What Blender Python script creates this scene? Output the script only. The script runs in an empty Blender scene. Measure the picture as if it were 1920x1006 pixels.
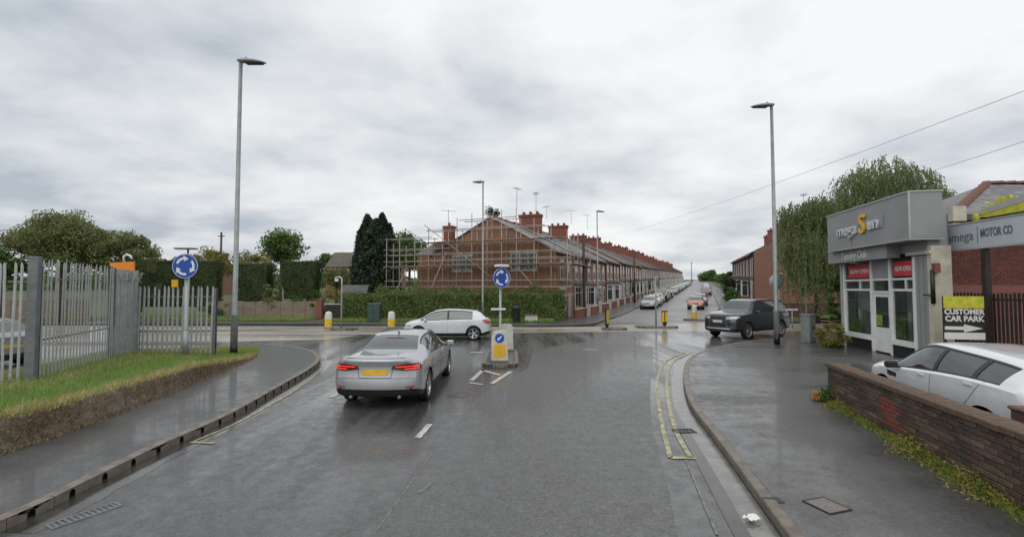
import bpy, bmesh, math, random
import numpy as np
from mathutils import Vector, Matrix
from mathutils.bvhtree import BVHTree
R = math.radians
random.seed(7); rng = np.random.default_rng(7)
S = bpy.context.scene
# ------------------------------------------------------------------ camera, sky, sun, exposure
FPX = 880.0; CH = 2.5; PITCH = math.atan(37/FPX)
cd = bpy.data.cameras.new('camera'); cam = bpy.data.objects.new('camera', cd); S.collection.objects.link(cam)
cam.location = (0, 0, CH); cam.rotation_euler = (R(90)+PITCH, 0, 0)
cd.sensor_width = 36; cd.lens = 36*FPX/1920; cd.clip_start = .05; cd.clip_end = 3000
S.camera = cam
SUN_EL, SUN_AZ = R(52), R(200)
world = bpy.data.worlds.new('World'); S.world = world; world.use_nodes = True
def build_world():
    nt = world.node_tree; N = nt.nodes; L = nt.links
    for n in list(N): N.remove(n)
    out = N.new('ShaderNodeOutputWorld')
    sky = N.new('ShaderNodeTexSky'); sky.sky_type = 'NISHITA'; sky.sun_disc = False
    sky.sun_elevation = SUN_EL; sky.sun_rotation = SUN_AZ; sky.air_density = 1.5; sky.dust_density = 4
    bsky = N.new('ShaderNodeBackground'); bsky.inputs[1].default_value = .08; L.new(sky.outputs[0], bsky.inputs[0])
    tc = N.new('ShaderNodeTexCoord'); sep = N.new('ShaderNodeSeparateXYZ'); L.new(tc.outputs['Generated'], sep.inputs[0])
    def math_(op, a, b=None):
        m = N.new('ShaderNodeMath'); m.operation = op
        for i, v in enumerate((a, b)):
            if v is None: continue
            if isinstance(v, (int, float)): m.inputs[i].default_value = v
            else: L.new(v, m.inputs[i])
        return m.outputs[0]
    z = math_('MAXIMUM', sep.outputs[2], 0.0); zz = math_('ADD', z, .22)
    cx = math_('DIVIDE', sep.outputs[0], zz); cy = math_('DIVIDE', sep.outputs[1], zz)
    cmb = N.new('ShaderNodeCombineXYZ'); L.new(cx, cmb.inputs[0]); L.new(cy, cmb.inputs[1])
    def noise(scale, det, rough, off, dist=0):
        mp = N.new('ShaderNodeMapping'); mp.inputs['Location'].default_value = off; mp.inputs['Scale'].default_value = (1, 1.1, 1); L.new(cmb.outputs[0], mp.inputs[0])
        n = N.new('ShaderNodeTexNoise'); n.inputs['Scale'].default_value = scale; n.inputs['Detail'].default_value = det
        n.inputs['Roughness'].default_value = rough; n.inputs['Distortion'].default_value = dist; L.new(mp.outputs[0], n.inputs[0]); return n.outputs[0]
    n1 = noise(.55, 6, .48, (3.1, 1.7, .4), .1); n2 = noise(1.9, 8, .55, (7.3, .2, 2.1), .15)
    s = math_('ADD', math_('MULTIPLY', n1, .58), math_('MULTIPLY', n2, .42))
    # the cloud deck is thinner and brighter towards the right of the street and thicker low on the left
    tilt = math_('ADD', math_('MULTIPLY', sep.outputs[0], .075), math_('MULTIPLY', z, .10))
    s = math_('ADD', s, tilt)
    cr = N.new('ShaderNodeValToRGB'); L.new(s, cr.inputs[0])
    e = cr.color_ramp.elements
    e[0].position = .39; e[0].color = (.36, .40, .45, 1)
    e[1].position = .615; e[1].color = (.735, .744, .750, 1)
    k = e.new(.465); k.color = (.515, .54, .57, 1)
    k = e.new(.53); k.color = (.63, .645, .657, 1)
    bc = N.new('ShaderNodeBackground'); bc.inputs[1].default_value = 1.0; L.new(cr.outputs[0], bc.inputs[0])
    mx = N.new('ShaderNodeMixShader'); mx.inputs[0].default_value = .93
    L.new(bsky.outputs[0], mx.inputs[1]); L.new(bc.outputs[0], mx.inputs[2]); L.new(mx.outputs[0], out.inputs[0])
build_world()
sd = bpy.data.lights.new('sun', 'SUN'); sd.energy = .8; sd.angle = R(80); sd.color = (1, .96, .9)
sun = bpy.data.objects.new('sun', sd); S.collection.objects.link(sun)
dx, dy = math.sin(SUN_AZ), math.cos(SUN_AZ)
sun.rotation_euler = Vector((dx*math.cos(SUN_EL), dy*math.cos(SUN_EL), math.sin(SUN_EL))).to_track_quat('Z', 'Y').to_euler()
S.view_settings.view_transform = 'Standard'; S.view_settings.look = 'None'; S.view_settings.gamma = 1
S.view_settings.use_curve_mapping = False; S.view_settings.exposure = .42
S.cycles.max_bounces = 6; S.cycles.transparent_max_bounces = 8; S.cycles.caustics_reflective = False; S.cycles.caustics_refractive = False
# ------------------------------------------------------------------ helpers: pixels to points
cp, sp = math.cos(PITCH), math.sin(PITCH)
def ray(px, py):
    x, y = px-960, 503-py
    return Vector((x, FPX*cp-y*sp, FPX*sp+y*cp))
def G(px, py, z=0.0):
    d = ray(px, py); k = (z-CH)/d.z; return Vector((d.x*k, d.y*k, z))
def at(px, py, Y):
    d = ray(px, py); k = Y/d.y; return Vector((d.x*k, Y, CH+d.z*k))
# street frame: t along the side street, q to the right across it
A0 = Vector((3.6, 37.5)); sv = Vector((.379, .925)).normalized(); qv = Vector((sv.y, -sv.x)); ANG = math.atan2(sv.y, sv.x)
def hh(t):
    u = t-4
    return 0 if u <= 0 else (.0248*u*u/16 if u < 8 else .0248*(u-4)) if t < 430 else .0248*422
def street(t, q, z=0.0):
    p = A0+sv*t+qv*q; return Vector((p.x, p.y, z+hh(t)))
def hxy(x, y): return hh((x-A0.x)*sv.x+(y-A0.y)*sv.y)
# ------------------------------------------------------------------ helpers: materials
def nmat(name):
    m = bpy.data.materials.new(name); m.use_nodes = True
    return m, m.node_tree.nodes, m.node_tree.links, m.node_tree.nodes['Principled BSDF']
def ramp(N, L, src, stops):
    cr = N.new('ShaderNodeValToRGB'); L.new(src, cr.inputs[0]); e = cr.color_ramp.elements
    while len(e) > 1: e.remove(e[-1])
    e[0].position = stops[0][0]; e[0].color = (*stops[0][1], 1)
    for p, c in stops[1:]: e.new(p).color = (*c, 1)
    return cr.outputs[0]
def tnoise(N, L, scale, det=4, rough=.55, coord='Object', sc=None):
    tc = N.new('ShaderNodeTexCoord'); n = N.new('ShaderNodeTexNoise')
    n.inputs['Scale'].default_value = scale; n.inputs['Detail'].default_value = det; n.inputs['Roughness'].default_value = rough
    if sc:
        mp = N.new('ShaderNodeMapping'); mp.inputs['Scale'].default_value = sc; L.new(tc.outputs[coord], mp.inputs[0]); L.new(mp.outputs[0], n.inputs[0])
    else: L.new(tc.outputs[coord], n.inputs[0])
    return n.outputs[0]
def bump(N, L, b, src, strength, dist=.02):
    bp = N.new('ShaderNodeBump'); bp.inputs['Strength'].default_value = strength; bp.inputs['Distance'].default_value = dist
    L.new(src, bp.inputs['Height']); L.new(bp.outputs[0], b.inputs['Normal'])
def mat(name, col, rough=.6, metal=0, var=.15, scale=3, bmp=0, bscale=30, spec=.5, coat=0, col2=None):
    m, N, L, b = nmat(name)
    b.inputs['Roughness'].default_value = rough; b.inputs['Metallic'].default_value = metal
    b.inputs['Specular IOR Level'].default_value = spec; b.inputs['Coat Weight'].default_value = coat; b.inputs['Coat Roughness'].default_value = .05
    if var > 0 or col2:
        n = tnoise(N, L, scale, 6, .6)
        a = tuple(c*(1-var) for c in col); c2 = col2 or tuple(min(1, c*(1+var)) for c in col)
        L.new(ramp(N, L, n, [(.3, a), (.7, c2)]), b.inputs['Base Color'])
    else: b.inputs['Base Color'].default_value = (*col, 1)
    if bmp: bump(N, L, b, tnoise(N, L, bscale, 5), bmp)
    return m
def mixc(N, L, a, b_, f):
    m = N.new('ShaderNodeMix'); m.data_type = 'RGBA'
    for i, v in ((6, a), (7, b_), (0, f)):
        if isinstance(v, tuple): m.inputs[i].default_value = (*v, 1)
        elif isinstance(v, (int, float)): m.inputs[i].default_value = v
        else: L.new(v, m.inputs[i])
    return m.outputs[2]
def asphalt(name, c0, c1, r0, r1, streak=(1, 1, 1), pscale=.5, spec=.5, grit=.3, film_=.9):
    m, N, L, b = nmat(name); b.inputs['Specular IOR Level'].default_value = spec
    big = tnoise(N, L, pscale, 5, .6, sc=streak); fine = tnoise(N, L, 60, 3, .7); mid = tnoise(N, L, 5, 6, .65)
    base = ramp(N, L, big, [(.35, c0), (.65, c1)])
    grain = N.new('ShaderNodeMath'); grain.operation = 'ADD'; g1 = N.new('ShaderNodeMath'); g1.operation = 'MULTIPLY'; g1.inputs[1].default_value = .6; L.new(fine, g1.inputs[0]); g2 = N.new('ShaderNodeMath'); g2.operation = 'MULTIPLY'; g2.inputs[1].default_value = .4; L.new(tnoise(N, L, 17, 4, .7), g2.inputs[0]); L.new(g1.outputs[0], grain.inputs[0]); L.new(g2.outputs[0], grain.inputs[1])
    sp_ = ramp(N, L, grain.outputs[0], [(.38, (.42, .42, .43)), (.51, (1, 1, 1)), (.64, (2.1, 2.05, 1.95))])
    mm = N.new('ShaderNodeMix'); mm.data_type = 'RGBA'; mm.blend_type = 'MULTIPLY'; mm.inputs[0].default_value = .8
    L.new(base, mm.inputs[6]); L.new(sp_, mm.inputs[7]); L.new(mm.outputs[2], b.inputs['Base Color'])
    mr = N.new('ShaderNodeMath'); mr.operation = 'ADD'
    k1 = N.new('ShaderNodeMath'); k1.operation = 'MULTIPLY'; k1.inputs[1].default_value = .65; L.new(big, k1.inputs[0])
    k2 = N.new('ShaderNodeMath'); k2.operation = 'MULTIPLY'; k2.inputs[1].default_value = .35; L.new(mid, k2.inputs[0])
    L.new(k1.outputs[0], mr.inputs[0]); L.new(k2.outputs[0], mr.inputs[1])
    rr = ramp(N, L, mr.outputs[0], [(.38, (r0,)*3), (.62, (r1,)*3)]); L.new(rr, b.inputs['Roughness'])
    film = ramp(N, L, mr.outputs[0], [(.42, (film_,)*3), (.58, (film_*.1,)*3)]); L.new(film, b.inputs['Coat Weight']); b.inputs['Coat Roughness'].default_value = .10; b.inputs['Coat IOR'].default_value = 1.4
    bump(N, L, b, fine, grit, .006)
    return m
def brickmat(name, c1, c2, mortar, dirt=(.12, .1, .09), w=.225, h=.075, mode='wall', rough=.8):
    m, N, L, b = nmat(name); b.inputs['Roughness'].default_value = rough
    tc = N.new('ShaderNodeTexCoord'); sep = N.new('ShaderNodeSeparateXYZ'); L.new(tc.outputs['Object'], sep.inputs[0])
    ad = N.new('ShaderNodeMath'); ad.operation = 'ADD'; L.new(sep.outputs[0], ad.inputs[0])
    if mode == 'wall': L.new(sep.outputs[1], ad.inputs[1])
    cb = N.new('ShaderNodeCombineXYZ'); L.new(ad.outputs[0], cb.inputs[0])
    if mode == 'wall': L.new(sep.outputs[2], cb.inputs[1])
    else:
        k = N.new('ShaderNodeMath'); k.operation = 'MULTIPLY'; k.inputs[1].default_value = 2.0; L.new(sep.outputs[2], k.inputs[0]); L.new(k.outputs[0], cb.inputs[1])
    br = N.new('ShaderNodeTexBrick'); L.new(cb.outputs[0], br.inputs['Vector'])
    br.inputs['Color1'].default_value = (*c1, 1); br.inputs['Color2'].default_value = (*c2, 1); br.inputs['Mortar'].default_value = (*mortar, 1)
    br.inputs['Scale'].default_value = 1; br.inputs['Mortar Size'].default_value = .008 if mode == 'wall' else .006; br.inputs['Brick Width'].default_value = w; br.inputs['Row Height'].default_value = h
    br.inputs['Bias'].default_value = -.1
    n = tnoise(N, L, .9, 6, .65); f = ramp(N, L, n, [(.42, (0, 0, 0)), (.72, (.55,)*3)])
    L.new(mixc(N, L, br.outputs[0], dirt, f), b.inputs['Base Color'])
    bump(N, L, b, br.outputs['Fac'], -.25, .01)
    return m
def leafmat(name, dark, light, yellow=None, trans=.25):
    m, N, L, b = nmat(name); b.inputs['Roughness'].default_value = .55; b.inputs['Specular IOR Level'].default_value = .35
    g = N.new('ShaderNodeNewGeometry'); n = tnoise(N, L, .8, 3)
    ad = N.new('ShaderNodeMath'); ad.operation = 'ADD'; L.new(g.outputs['Random Per Island'], ad.inputs[0]); L.new(n, ad.inputs[1])
    st = [(.45, dark), (1.0, light)] if not yellow else [(.4, dark), (.85, light), (1.15, yellow)]
    mu = N.new('ShaderNodeMath'); mu.operation = 'MULTIPLY'; mu.inputs[1].default_value = .75; L.new(ad.outputs[0], mu.inputs[0])
    st = [(p*.75, c) for p, c in st]
    L.new(ramp(N, L, mu.outputs[0], st), b.inputs['Base Color'])
    if trans:
        tr = N.new('ShaderNodeBsdfTranslucent'); tr.inputs[0].default_value = (*[min(1, c*1.5) for c in light], 1)
        mx = N.new('ShaderNodeMixShader'); mx.inputs[0].default_value = trans
        L.new(b.outputs[0], mx.inputs[1]); L.new(tr.outputs[0], mx.inputs[2]); L.new(mx.outputs[0], N['Material Output'].inputs[0])
    return m
def glass(name, col=(.02, .025, .028), rough=.05, ior=1.5):
    m, N, L, b = nmat(name); b.inputs['Base Color'].default_value = (*col, 1); b.inputs['Roughness'].default_value = rough
    b.inputs['Specular IOR Level'].default_value = .8; b.inputs['Coat Weight'].default_value = .3; b.inputs['IOR'].default_value = ior
    bump(N, L, b, tnoise(N, L, 1.3, 1), .03, .05)
    return m
def paint(name, col, metal=.0, rough=.3, flake=0):
    m, N, L, b = nmat(name); b.inputs['Metallic'].default_value = metal; b.inputs['Coat Weight'].default_value = 1; b.inputs['Coat Roughness'].default_value = .06
    dirt = tnoise(N, L, 2.2, 6, .65); L.new(ramp(N, L, dirt, [(.35, tuple(c*.88 for c in col)), (.6, col)]), b.inputs['Base Color'])
    L.new(ramp(N, L, tnoise(N, L, 3, 5, .7), [(.3, (rough*.8,)*3), (.75, (min(1, rough*1.5),)*3)]), b.inputs['Roughness'])
    bump(N, L, b, tnoise(N, L, 90, 2), .03, .002)
    return m
def emis(name, col, e):
    m, N, L, b = nmat(name); b.inputs['Base Color'].default_value = (*col, 1); b.inputs['Emission Color'].default_value = (*col, 1); b.inputs['Emission Strength'].default_value = e; b.inputs['Roughness'].default_value = .2
    return m
M = {}
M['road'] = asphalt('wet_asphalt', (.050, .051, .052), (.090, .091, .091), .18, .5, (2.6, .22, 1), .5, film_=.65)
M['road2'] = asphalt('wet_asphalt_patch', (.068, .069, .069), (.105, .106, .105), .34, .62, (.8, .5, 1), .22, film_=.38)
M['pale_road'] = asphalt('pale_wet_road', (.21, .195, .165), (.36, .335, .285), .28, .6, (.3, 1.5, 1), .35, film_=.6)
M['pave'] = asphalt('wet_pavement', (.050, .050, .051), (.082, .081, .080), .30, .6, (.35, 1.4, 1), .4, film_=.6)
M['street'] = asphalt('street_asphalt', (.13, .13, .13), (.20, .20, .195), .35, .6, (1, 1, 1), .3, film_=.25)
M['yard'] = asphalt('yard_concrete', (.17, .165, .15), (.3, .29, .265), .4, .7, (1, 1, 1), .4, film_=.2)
M['water'] = mat('wet_gutter_channel', (.13, .13, .125), .16, 0, .3, 4, .10, 30, spec=.6, col2=(.21, .205, .19))
M['wet'] = mat('standing_water', (.045, .042, .038), .06, 0, .3, 3, .08, 20, spec=.6, col2=(.075, .07, .062))
M['kerb'] = mat('kerb_concrete', (.17, .155, .13), .6, 0, .35, 9, .3, 60)
M['kerb_dark'] = mat('drain_kerb_concrete', (.17, .145, .12), .5, 0, .35, 6, .3, 60)
M['kerb_wet'] = mat('old_kerb_stone', (.14, .12, .095), .45, 0, .35, 6, .3, 60)
M['black'] = mat('black_plastic', (.012, .012, .013), .45, 0, .2, 8)
M['hole'] = mat('drain_hole', (.004, .004, .004), .9, 0, 0)
M['white_line'] = mat('white_road_paint', (.16, .16, .16), .5, 0, .3, 16, .2, 60, col2=(.80, .79, .76))
M['worn_line'] = mat('worn_road_paint', (.10, .10, .10), .4, 0, .5, 8, .2, 60, col2=(.22, .22, .215))
M['yellow_line'] = mat('yellow_road_paint', (.20, .19, .12), .45, 0, .4, 6, .2, 60, col2=(.52, .48, .25))
M['earth'] = mat('earth', (.17, .14, .105), .9, 0, .4, 5, .5, 30, col2=(.31, .26, .20))
M['soil_grass'] = mat('grass_ground', (.05, .075, .02), .9, 0, .3, 3, .6, 30, col2=(.12, .14, .045))
M['ground'] = mat('ground_grass', (.05, .07, .025), .95, 0, .3, .3, 0, col2=(.09, .11, .04))
M['galv'] = mat('galvanised_steel', (.40, .415, .42), .5, .35, .2, 5, .05, 40)
M['galv_dark'] = mat('weathered_steel', (.17, .18, .19), .5, .35, .25, 6, .05, 40)
M['grey_paint'] = mat('grey_painted_steel', (.30, .33, .34), .4, .3, .12, 2)
M['lamp_grey'] = mat('lamp_column_steel', (.25, .275, .27), .45, .35, .2, 3)
M['lamp_glass'] = mat('lamp_lens', (.05, .05, .055), .15, 0, 0)
M['blue'] = mat('sign_blue', (.012, .07, .36), .35, 0, .05, 3)
M['sign_white'] = mat('sign_white', (.72, .75, .78), .4, 0, .04, 4)
M['sign_back'] = mat('sign_back_grey', (.28, .31, .34), .5, .2, .1, 3)
M['amber'] = mat('amber_reflective', (.82, .42, .015), .3, 0, .1, 8)
M['orange'] = mat('orange_sign', (.75, .24, .02), .4, 0, .1, 4)
M['boll_white'] = mat('bollard_white', (.55, .54, .49), .4, 0, .18, 5)
M['boll_yellow'] = mat('bollard_yellow', (.68, .45, .03), .4, 0, .2, 6)
M['brick'] = brickmat('terrace_brick', (.36, .105, .06), (.27, .075, .045), (.22, .16, .13))
M['brick_b'] = brickmat('terrace_brick_brown', (.31, .12, .075), (.22, .08, .055), (.17, .14, .12))
M['brick_gable'] = brickmat('gable_brick', (.36, .165, .085), (.27, .12, .065), (.2, .16, .13))
M['brick_red'] = brickmat('bright_brick', (.25, .06, .038), (.19, .048, .03), (.2, .13, .1))
M['brick_dark'] = brickmat('boundary_brick', (.13, .04, .03), (.09, .035, .03), (.09, .07, .06))
M['wall_buff'] = brickmat('buff_block_wall', (.24, .20, .15), (.18, .14, .11), (.15, .13, .11), w=.44, h=.2)
M['slate'] = brickmat('slate_roof', (.095, .097, .10), (.06, .063, .068), (.03, .03, .03), (.14, .13, .12), .3, .5, 'roof', .45)
M['slate_b'] = brickmat('slate_roof_brown', (.10, .075, .058), (.065, .052, .045), (.03, .03, .03), (.13, .11, .09), .3, .5, 'roof', .5)
M['chimney'] = brickmat('chimney_brick', (.30, .06, .035), (.22, .05, .03), (.14, .1, .08))
M['pot'] = mat('chimney_pot', (.20, .055, .03), .8, 0, .3, 6)
M['frame'] = mat('white_frame', (.76, .77, .75), .4, 0, .08, 3)
M['glass'] = glass('window_glass', (.035, .045, .045)); M['shop_glass'] = glass('shop_glass', (.045, .06, .05))
M['stone'] = mat('painted_stone', (.50, .49, .44), .7, 0, .15, 4)
M['door_w'] = mat('white_door', (.5, .5, .48), .45, 0, .05, 3); M['door_d'] = mat('dark_door', (.05, .04, .05), .4, 0, .1, 3)
M['gutter'] = mat('gutter_black', (.02, .02, .02), .4, 0, .1, 3)
M['scaff'] = mat('scaffold_tube', (.34, .29, .26), .55, .3, .3, 4); M['board'] = mat('scaffold_board', (.34, .27, .19), .8, 0, .3, 5)
M['wood'] = mat('dark_wood_pole', (.06, .045, .035), .8, 0, .3, 5)
M['bark'] = mat('bark', (.07, .055, .04), .9, 0, .35, 6, .7, 20)
M['fascia'] = mat('grey_fascia', (.29, .295, .305), .5, .1, .08, 1.2, .02, 60); M['fascia_side'] = M['fascia']
M['fascia2'] = mat('grey_subfascia', (.31, .315, .32), .5, .1, .08, 2); M['trim'] = mat('pale_trim', (.42, .43, .41), .5, .1, .1, 4)
M['cream'] = mat('cream_paint', (.52, .49, .40), .6, 0, .2, 3); M['letter'] = mat('silver_letter', (.62, .63, .62), .4, .1, .1, 6)
M['letter_y'] = mat('yellow_letter', (.78, .46, .03), .4, 0, .08, 6); M['poster_red'] = mat('red_poster', (.62, .04, .05), .5, 0, .08, 4)
M['white'] = mat('white_print', (.72, .72, .70), .5, 0, .05, 5); M['ink'] = mat('black_print', (.02, .02, .022), .5, 0, .1, 5)
M['grey_ink'] = mat('grey_print', (.13, .14, .16), .5, 0, .1, 5)
M['sign_band'] = mat('silver_sign_band', (.52, .56, .60), .4, .1, .06, 2); M['lime'] = mat('lime_print', (.5, .55, .05), .5, 0, .25, 6, col2=(.72, .66, .05))
M['poster_green'] = mat('green_poster', (.10, .22, .05), .5, 0, .4, 6, col2=(.4, .5, .1))
M['tar_fence'] = mat('dark_steel_fence', (.035, .025, .022), .6, .2, .3, 5); M['terra'] = mat('terracotta_ridge', (.10, .045, .035), .75, 0, .35, 7, .3, 40, col2=(.19, .07, .05))
M['slate_piece'] = mat('roof_slate', (.14, .135, .14), .5, 0, .35, 4, .2, 40); M['slate_piece2'] = mat('roof_slate_pale', (.21, .20, .20), .55, 0, .35, 4, .2, 40)
M['cab_green'] = mat('green_cabinet', (.03, .07, .05), .5, 0, .15, 4); M['cab_grey'] = mat('grey_green_cabinet', (.20, .235, .225), .5, 0, .15, 4)
M['cab_dark'] = mat('dark_green_cabinet', (.045, .06, .055), .5, 0, .15, 4)
M['iron'] = mat('cast_iron', (.04, .038, .036), .45, .5, .3, 10, .2, 50); M['manhole'] = mat('manhole_concrete', (.19, .165, .155), .7, 0, .35, 25, .5, 90)
M['plate_y'] = mat('yellow_plate', (.66, .40, .03), .4, 0, .15, 5); M['plate_w'] = mat('white_plate', (.6, .6, .6), .4, 0, .1, 5)
M['tyre'] = mat('tyre_rubber', (.014, .014, .015), .75, 0, .3, 20); M['rim'] = mat('alloy_rim', (.42, .43, .45), .3, .85, .1, 6)
M['rim_dark'] = mat('wheel_well_dark', (.01, .01, .01), .8, 0, 0); M['car_glass'] = glass('car_glass', (.045, .06, .056), .03, 1.75)
M['tint_glass'] = glass('tinted_glass', (.018, .022, .024), .04, 1.5); M['seam'] = mat('panel_gap', (.01, .01, .01), .7, 0, 0); M['chrome'] = mat('chrome', (.6, .6, .62), .2, .9, .05, 5)
M['tail_on'] = emis('lit_tail_lamp', (.75, .035, .03), .75); M['tail'] = mat('tail_lamp', (.38, .012, .012), .15, 0, .1, 8, coat=1)
M['tail_dark'] = mat('tail_lamp_smoked', (.10, .005, .005), .12, 0, 0, coat=1); M['head'] = mat('headlamp', (.42, .43, .45), .12, .3, .2, 12, coat=1)
M['head_on'] = emis('lit_headlamp', (1, .8, .6), .5)
L_ = dict(
 olive=leafmat('leaf_olive', (.05, .075, .022), (.14, .18, .06), (.19, .19, .08)),
 green=leafmat('leaf_green', (.028, .07, .016), (.095, .165, .04)), lime=leafmat('leaf_yellow_green', (.06, .09, .015), (.19, .20, .05), (.28, .22, .06)),
 dark=leafmat('leaf_dark_clipped', (.020, .036, .014), (.065, .092, .034), trans=.15), conifer=leafmat('leaf_conifer', (.012, .026, .015), (.040, .064, .034), trans=.15),
 hedge=leafmat('leaf_hedge', (.03, .065, .014), (.10, .16, .04), (.16, .19, .06)), willow=leafmat('leaf_willow', (.045, .068, .026), (.14, .175, .07), (.20, .22, .10), .35),
 grass=leafmat('blade_grass', (.06, .125, .02), (.17, .30, .05), (.26, .33, .10), .3), dry=leafmat('blade_dry', (.18, .15, .06), (.46, .38, .18), trans=.2),
 moss=leafmat('blade_moss', (.11, .085, .055), (.25, .195, .125), trans=.1), weed=leafmat('leaf_weed', (.05, .085, .018), (.18, .22, .05), (.34, .28, .06)), rust=leafmat('leaf_rust', (.30, .14, .03), (.55, .32, .09)))
def clear_glass(name, mix=.55):
    m, N, L, b = nmat(name); b.inputs['Base Color'].default_value = (.03, .04, .035, 1); b.inputs['Roughness'].default_value = .04; b.inputs['Coat Weight'].default_value = .6
    t = N.new('ShaderNodeBsdfTransparent'); t.inputs[0].default_value = (.75, .82, .78, 1); mx = N.new('ShaderNodeMixShader'); mx.inputs[0].default_value = mix
    L.new(b.outputs[0], mx.inputs[1]); L.new(t.outputs[0], mx.inputs[2]); L.new(mx.outputs[0], N['Material Output'].inputs[0]); return m
M['shop_glass'] = clear_glass('shop_glass_clear')
# ------------------------------------------------------------------ helpers: meshes
class MB:
    def __init__(s): s.v = []; s.f = []; s.m = []; s.sm = []
    def add(s, vs, fs, mi=0, smooth=False, mtx=None):
        o = len(s.v); s.v += [tuple(mtx @ Vector(v)) if mtx else tuple(v) for v in vs]
        for f in fs: s.f.append(tuple(i+o for i in f)); s.m.append(mi); s.sm.append(smooth)
        return s
    def box(s, x0, y0, z0, x1, y1, z1, mi=0, mtx=None, bev=0):
        if bev:
            bm = bmesh.new(); bmesh.ops.create_cube(bm, size=1)
            for v in bm.verts: v.co = Vector(((x0+x1)/2+v.co.x*(x1-x0), (y0+y1)/2+v.co.y*(y1-y0), (z0+z1)/2+v.co.z*(z1-z0)))
            bmesh.ops.bevel(bm, geom=list(bm.edges), offset=bev, segments=1, affect='EDGES')
            bm.verts.index_update(); s.add([v.co.copy() for v in bm.verts], [[v.index for v in f.verts] for f in bm.faces], mi, False, mtx); bm.free(); return s
        vs = [(x0,y0,z0),(x1,y0,z0),(x1,y1,z0),(x0,y1,z0),(x0,y0,z1),(x1,y0,z1),(x1,y1,z1),(x0,y1,z1)]
        return s.add(vs, [(0,3,2,1),(4,5,6,7),(0,1,5,4),(1,2,6,5),(2,3,7,6),(3,0,4,7)], mi, False, mtx)
    def tube(s, pts, r, n=10, mi=0, cap=True, mtx=None):
        pts = [Vector(p) for p in pts]; rs = r if isinstance(r, (list, tuple)) else [r]*len(pts)
        vs = []; fs = []; ref = None
        for i, p in enumerate(pts):
            d = (pts[min(i+1, len(pts)-1)]-pts[max(i-1, 0)]).normalized()
            a = Vector((0, 0, 1)) if abs(d.z) < .9 else Vector((1, 0, 0))
            u = d.cross(a).normalized()
            if ref is not None:
                u = (ref-d*ref.dot(d)).normalized()
            ref = u; w = d.cross(u)
            for k in range(n):
                an = 2*math.pi*k/n; vs.append(p+(u*math.cos(an)+w*math.sin(an))*rs[i])
        for i in range(len(pts)-1):
            for k in range(n):
                fs.append((i*n+k, i*n+(k+1) % n, (i+1)*n+(k+1) % n, (i+1)*n+k))
        if cap: fs += [tuple(range(n-1, -1, -1)), tuple((len(pts)-1)*n+k for k in range(n))]
        return s.add(vs, fs, mi, n > 5, mtx)
    def lathe(s, prof, n=20, mi=0, mtx=None, smooth=True):   # profile (r, z) round z
        vs = []; fs = []
        for r, z in prof:
            for k in range(n): vs.append((r*math.cos(2*math.pi*k/n), r*math.sin(2*math.pi*k/n), z))
        for i in range(len(prof)-1):
            for k in range(n): fs.append((i*n+k, i*n+(k+1) % n, (i+1)*n+(k+1) % n, (i+1)*n+k))
        return s.add(vs, fs, mi, smooth, mtx)
    def prism(s, poly, z0, z1, mi=0, mtx=None):
        n = len(poly); vs = [(p[0], p[1], z0) for p in poly]+[(p[0], p[1], z1) for p in poly]
        fs = [tuple(range(n-1, -1, -1)), tuple(range(n, 2*n))]+[(i, (i+1) % n, n+(i+1) % n, n+i) for i in range(n)]
        return s.add(vs, fs, mi, False, mtx)
    def build(s, name, mats, parent=None, loc=None, rz=0):
        me = bpy.data.meshes.new(name); me.from_pydata(s.v, [], s.f)
        for m in (mats if isinstance(mats, list) else [mats]): me.materials.append(m)
        me.polygons.foreach_set('material_index', s.m); me.polygons.foreach_set('use_smooth', s.sm); me.update()
        return link(name, me, parent, loc, rz)
def link(name, me, parent=None, loc=None, rz=0):
    o = bpy.data.objects.new(name, me); S.collection.objects.link(o)
    if parent: o.parent = parent
    if loc is not None: o.location = loc
    if rz: o.rotation_euler.z = rz
    return o
def thing(name, label, cat, loc=(0, 0, 0), rz=0, group=None):
    o = link(name, None, None, loc, rz); return tag(o, label, cat, group)
def tag(o, label, cat=None, group=None, kind=None):
    if label: o['label'] = label
    if cat: o['category'] = cat
    if group: o['group'] = group
    if kind: o['kind'] = kind
    return o
def struct(o): o['kind'] = 'structure'; return o
def stuff(o, label=None, cat=None): return tag(o, label, cat, None, 'stuff')
def copy_tree(o, parent=None):
    c = o.copy(); S.collection.objects.link(c); c.parent = parent
    for k in list(o.children): copy_tree(k, c)
    return c
def recalc(o):
    bm = bmesh.new(); bm.from_mesh(o.data); bmesh.ops.recalc_face_normals(bm, faces=bm.faces); bm.to_mesh(o.data); bm.free(); return o
def face_up(o):
    bm = bmesh.new(); bm.from_mesh(o.data); bm.normal_update(); fl = [f for f in bm.faces if f.normal.z < -.01]
    if fl: bmesh.ops.reverse_faces(bm, faces=fl)
    bm.to_mesh(o.data); bm.free(); return o
def catmull(pts, n=8):
    pts = [Vector(p) for p in pts]; out = []
    for i in range(len(pts)-1):
        p0, p1, p2, p3 = pts[max(i-1, 0)], pts[i], pts[i+1], pts[min(i+2, len(pts)-1)]
        for k in range(n):
            t = k/n; out.append(.5*((2*p1)+(p2-p0)*t+(2*p0-5*p1+4*p2-p3)*t*t+(3*p1-p0-3*p2+p3)*t**3))
    out.append(pts[-1]); return out
def resample(pts, step):
    out = [pts[0]]; acc = 0
    for a, b in zip(pts, pts[1:]):
        d = (b-a).length; pos = step-acc
        while pos <= d: out.append(a+(b-a)*(pos/d)); pos += step
        acc = (acc+d) % step
    return out
def offset(pts, d):
    out = []
    for i, p in enumerate(pts):
        a = pts[max(i-1, 0)]; b = pts[min(i+1, len(pts)-1)]; t = (b-a); n = Vector((-t.y, t.x, 0)).normalized()
        out.append(Vector((p.x, p.y, 0))+n*d)
    return out
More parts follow.
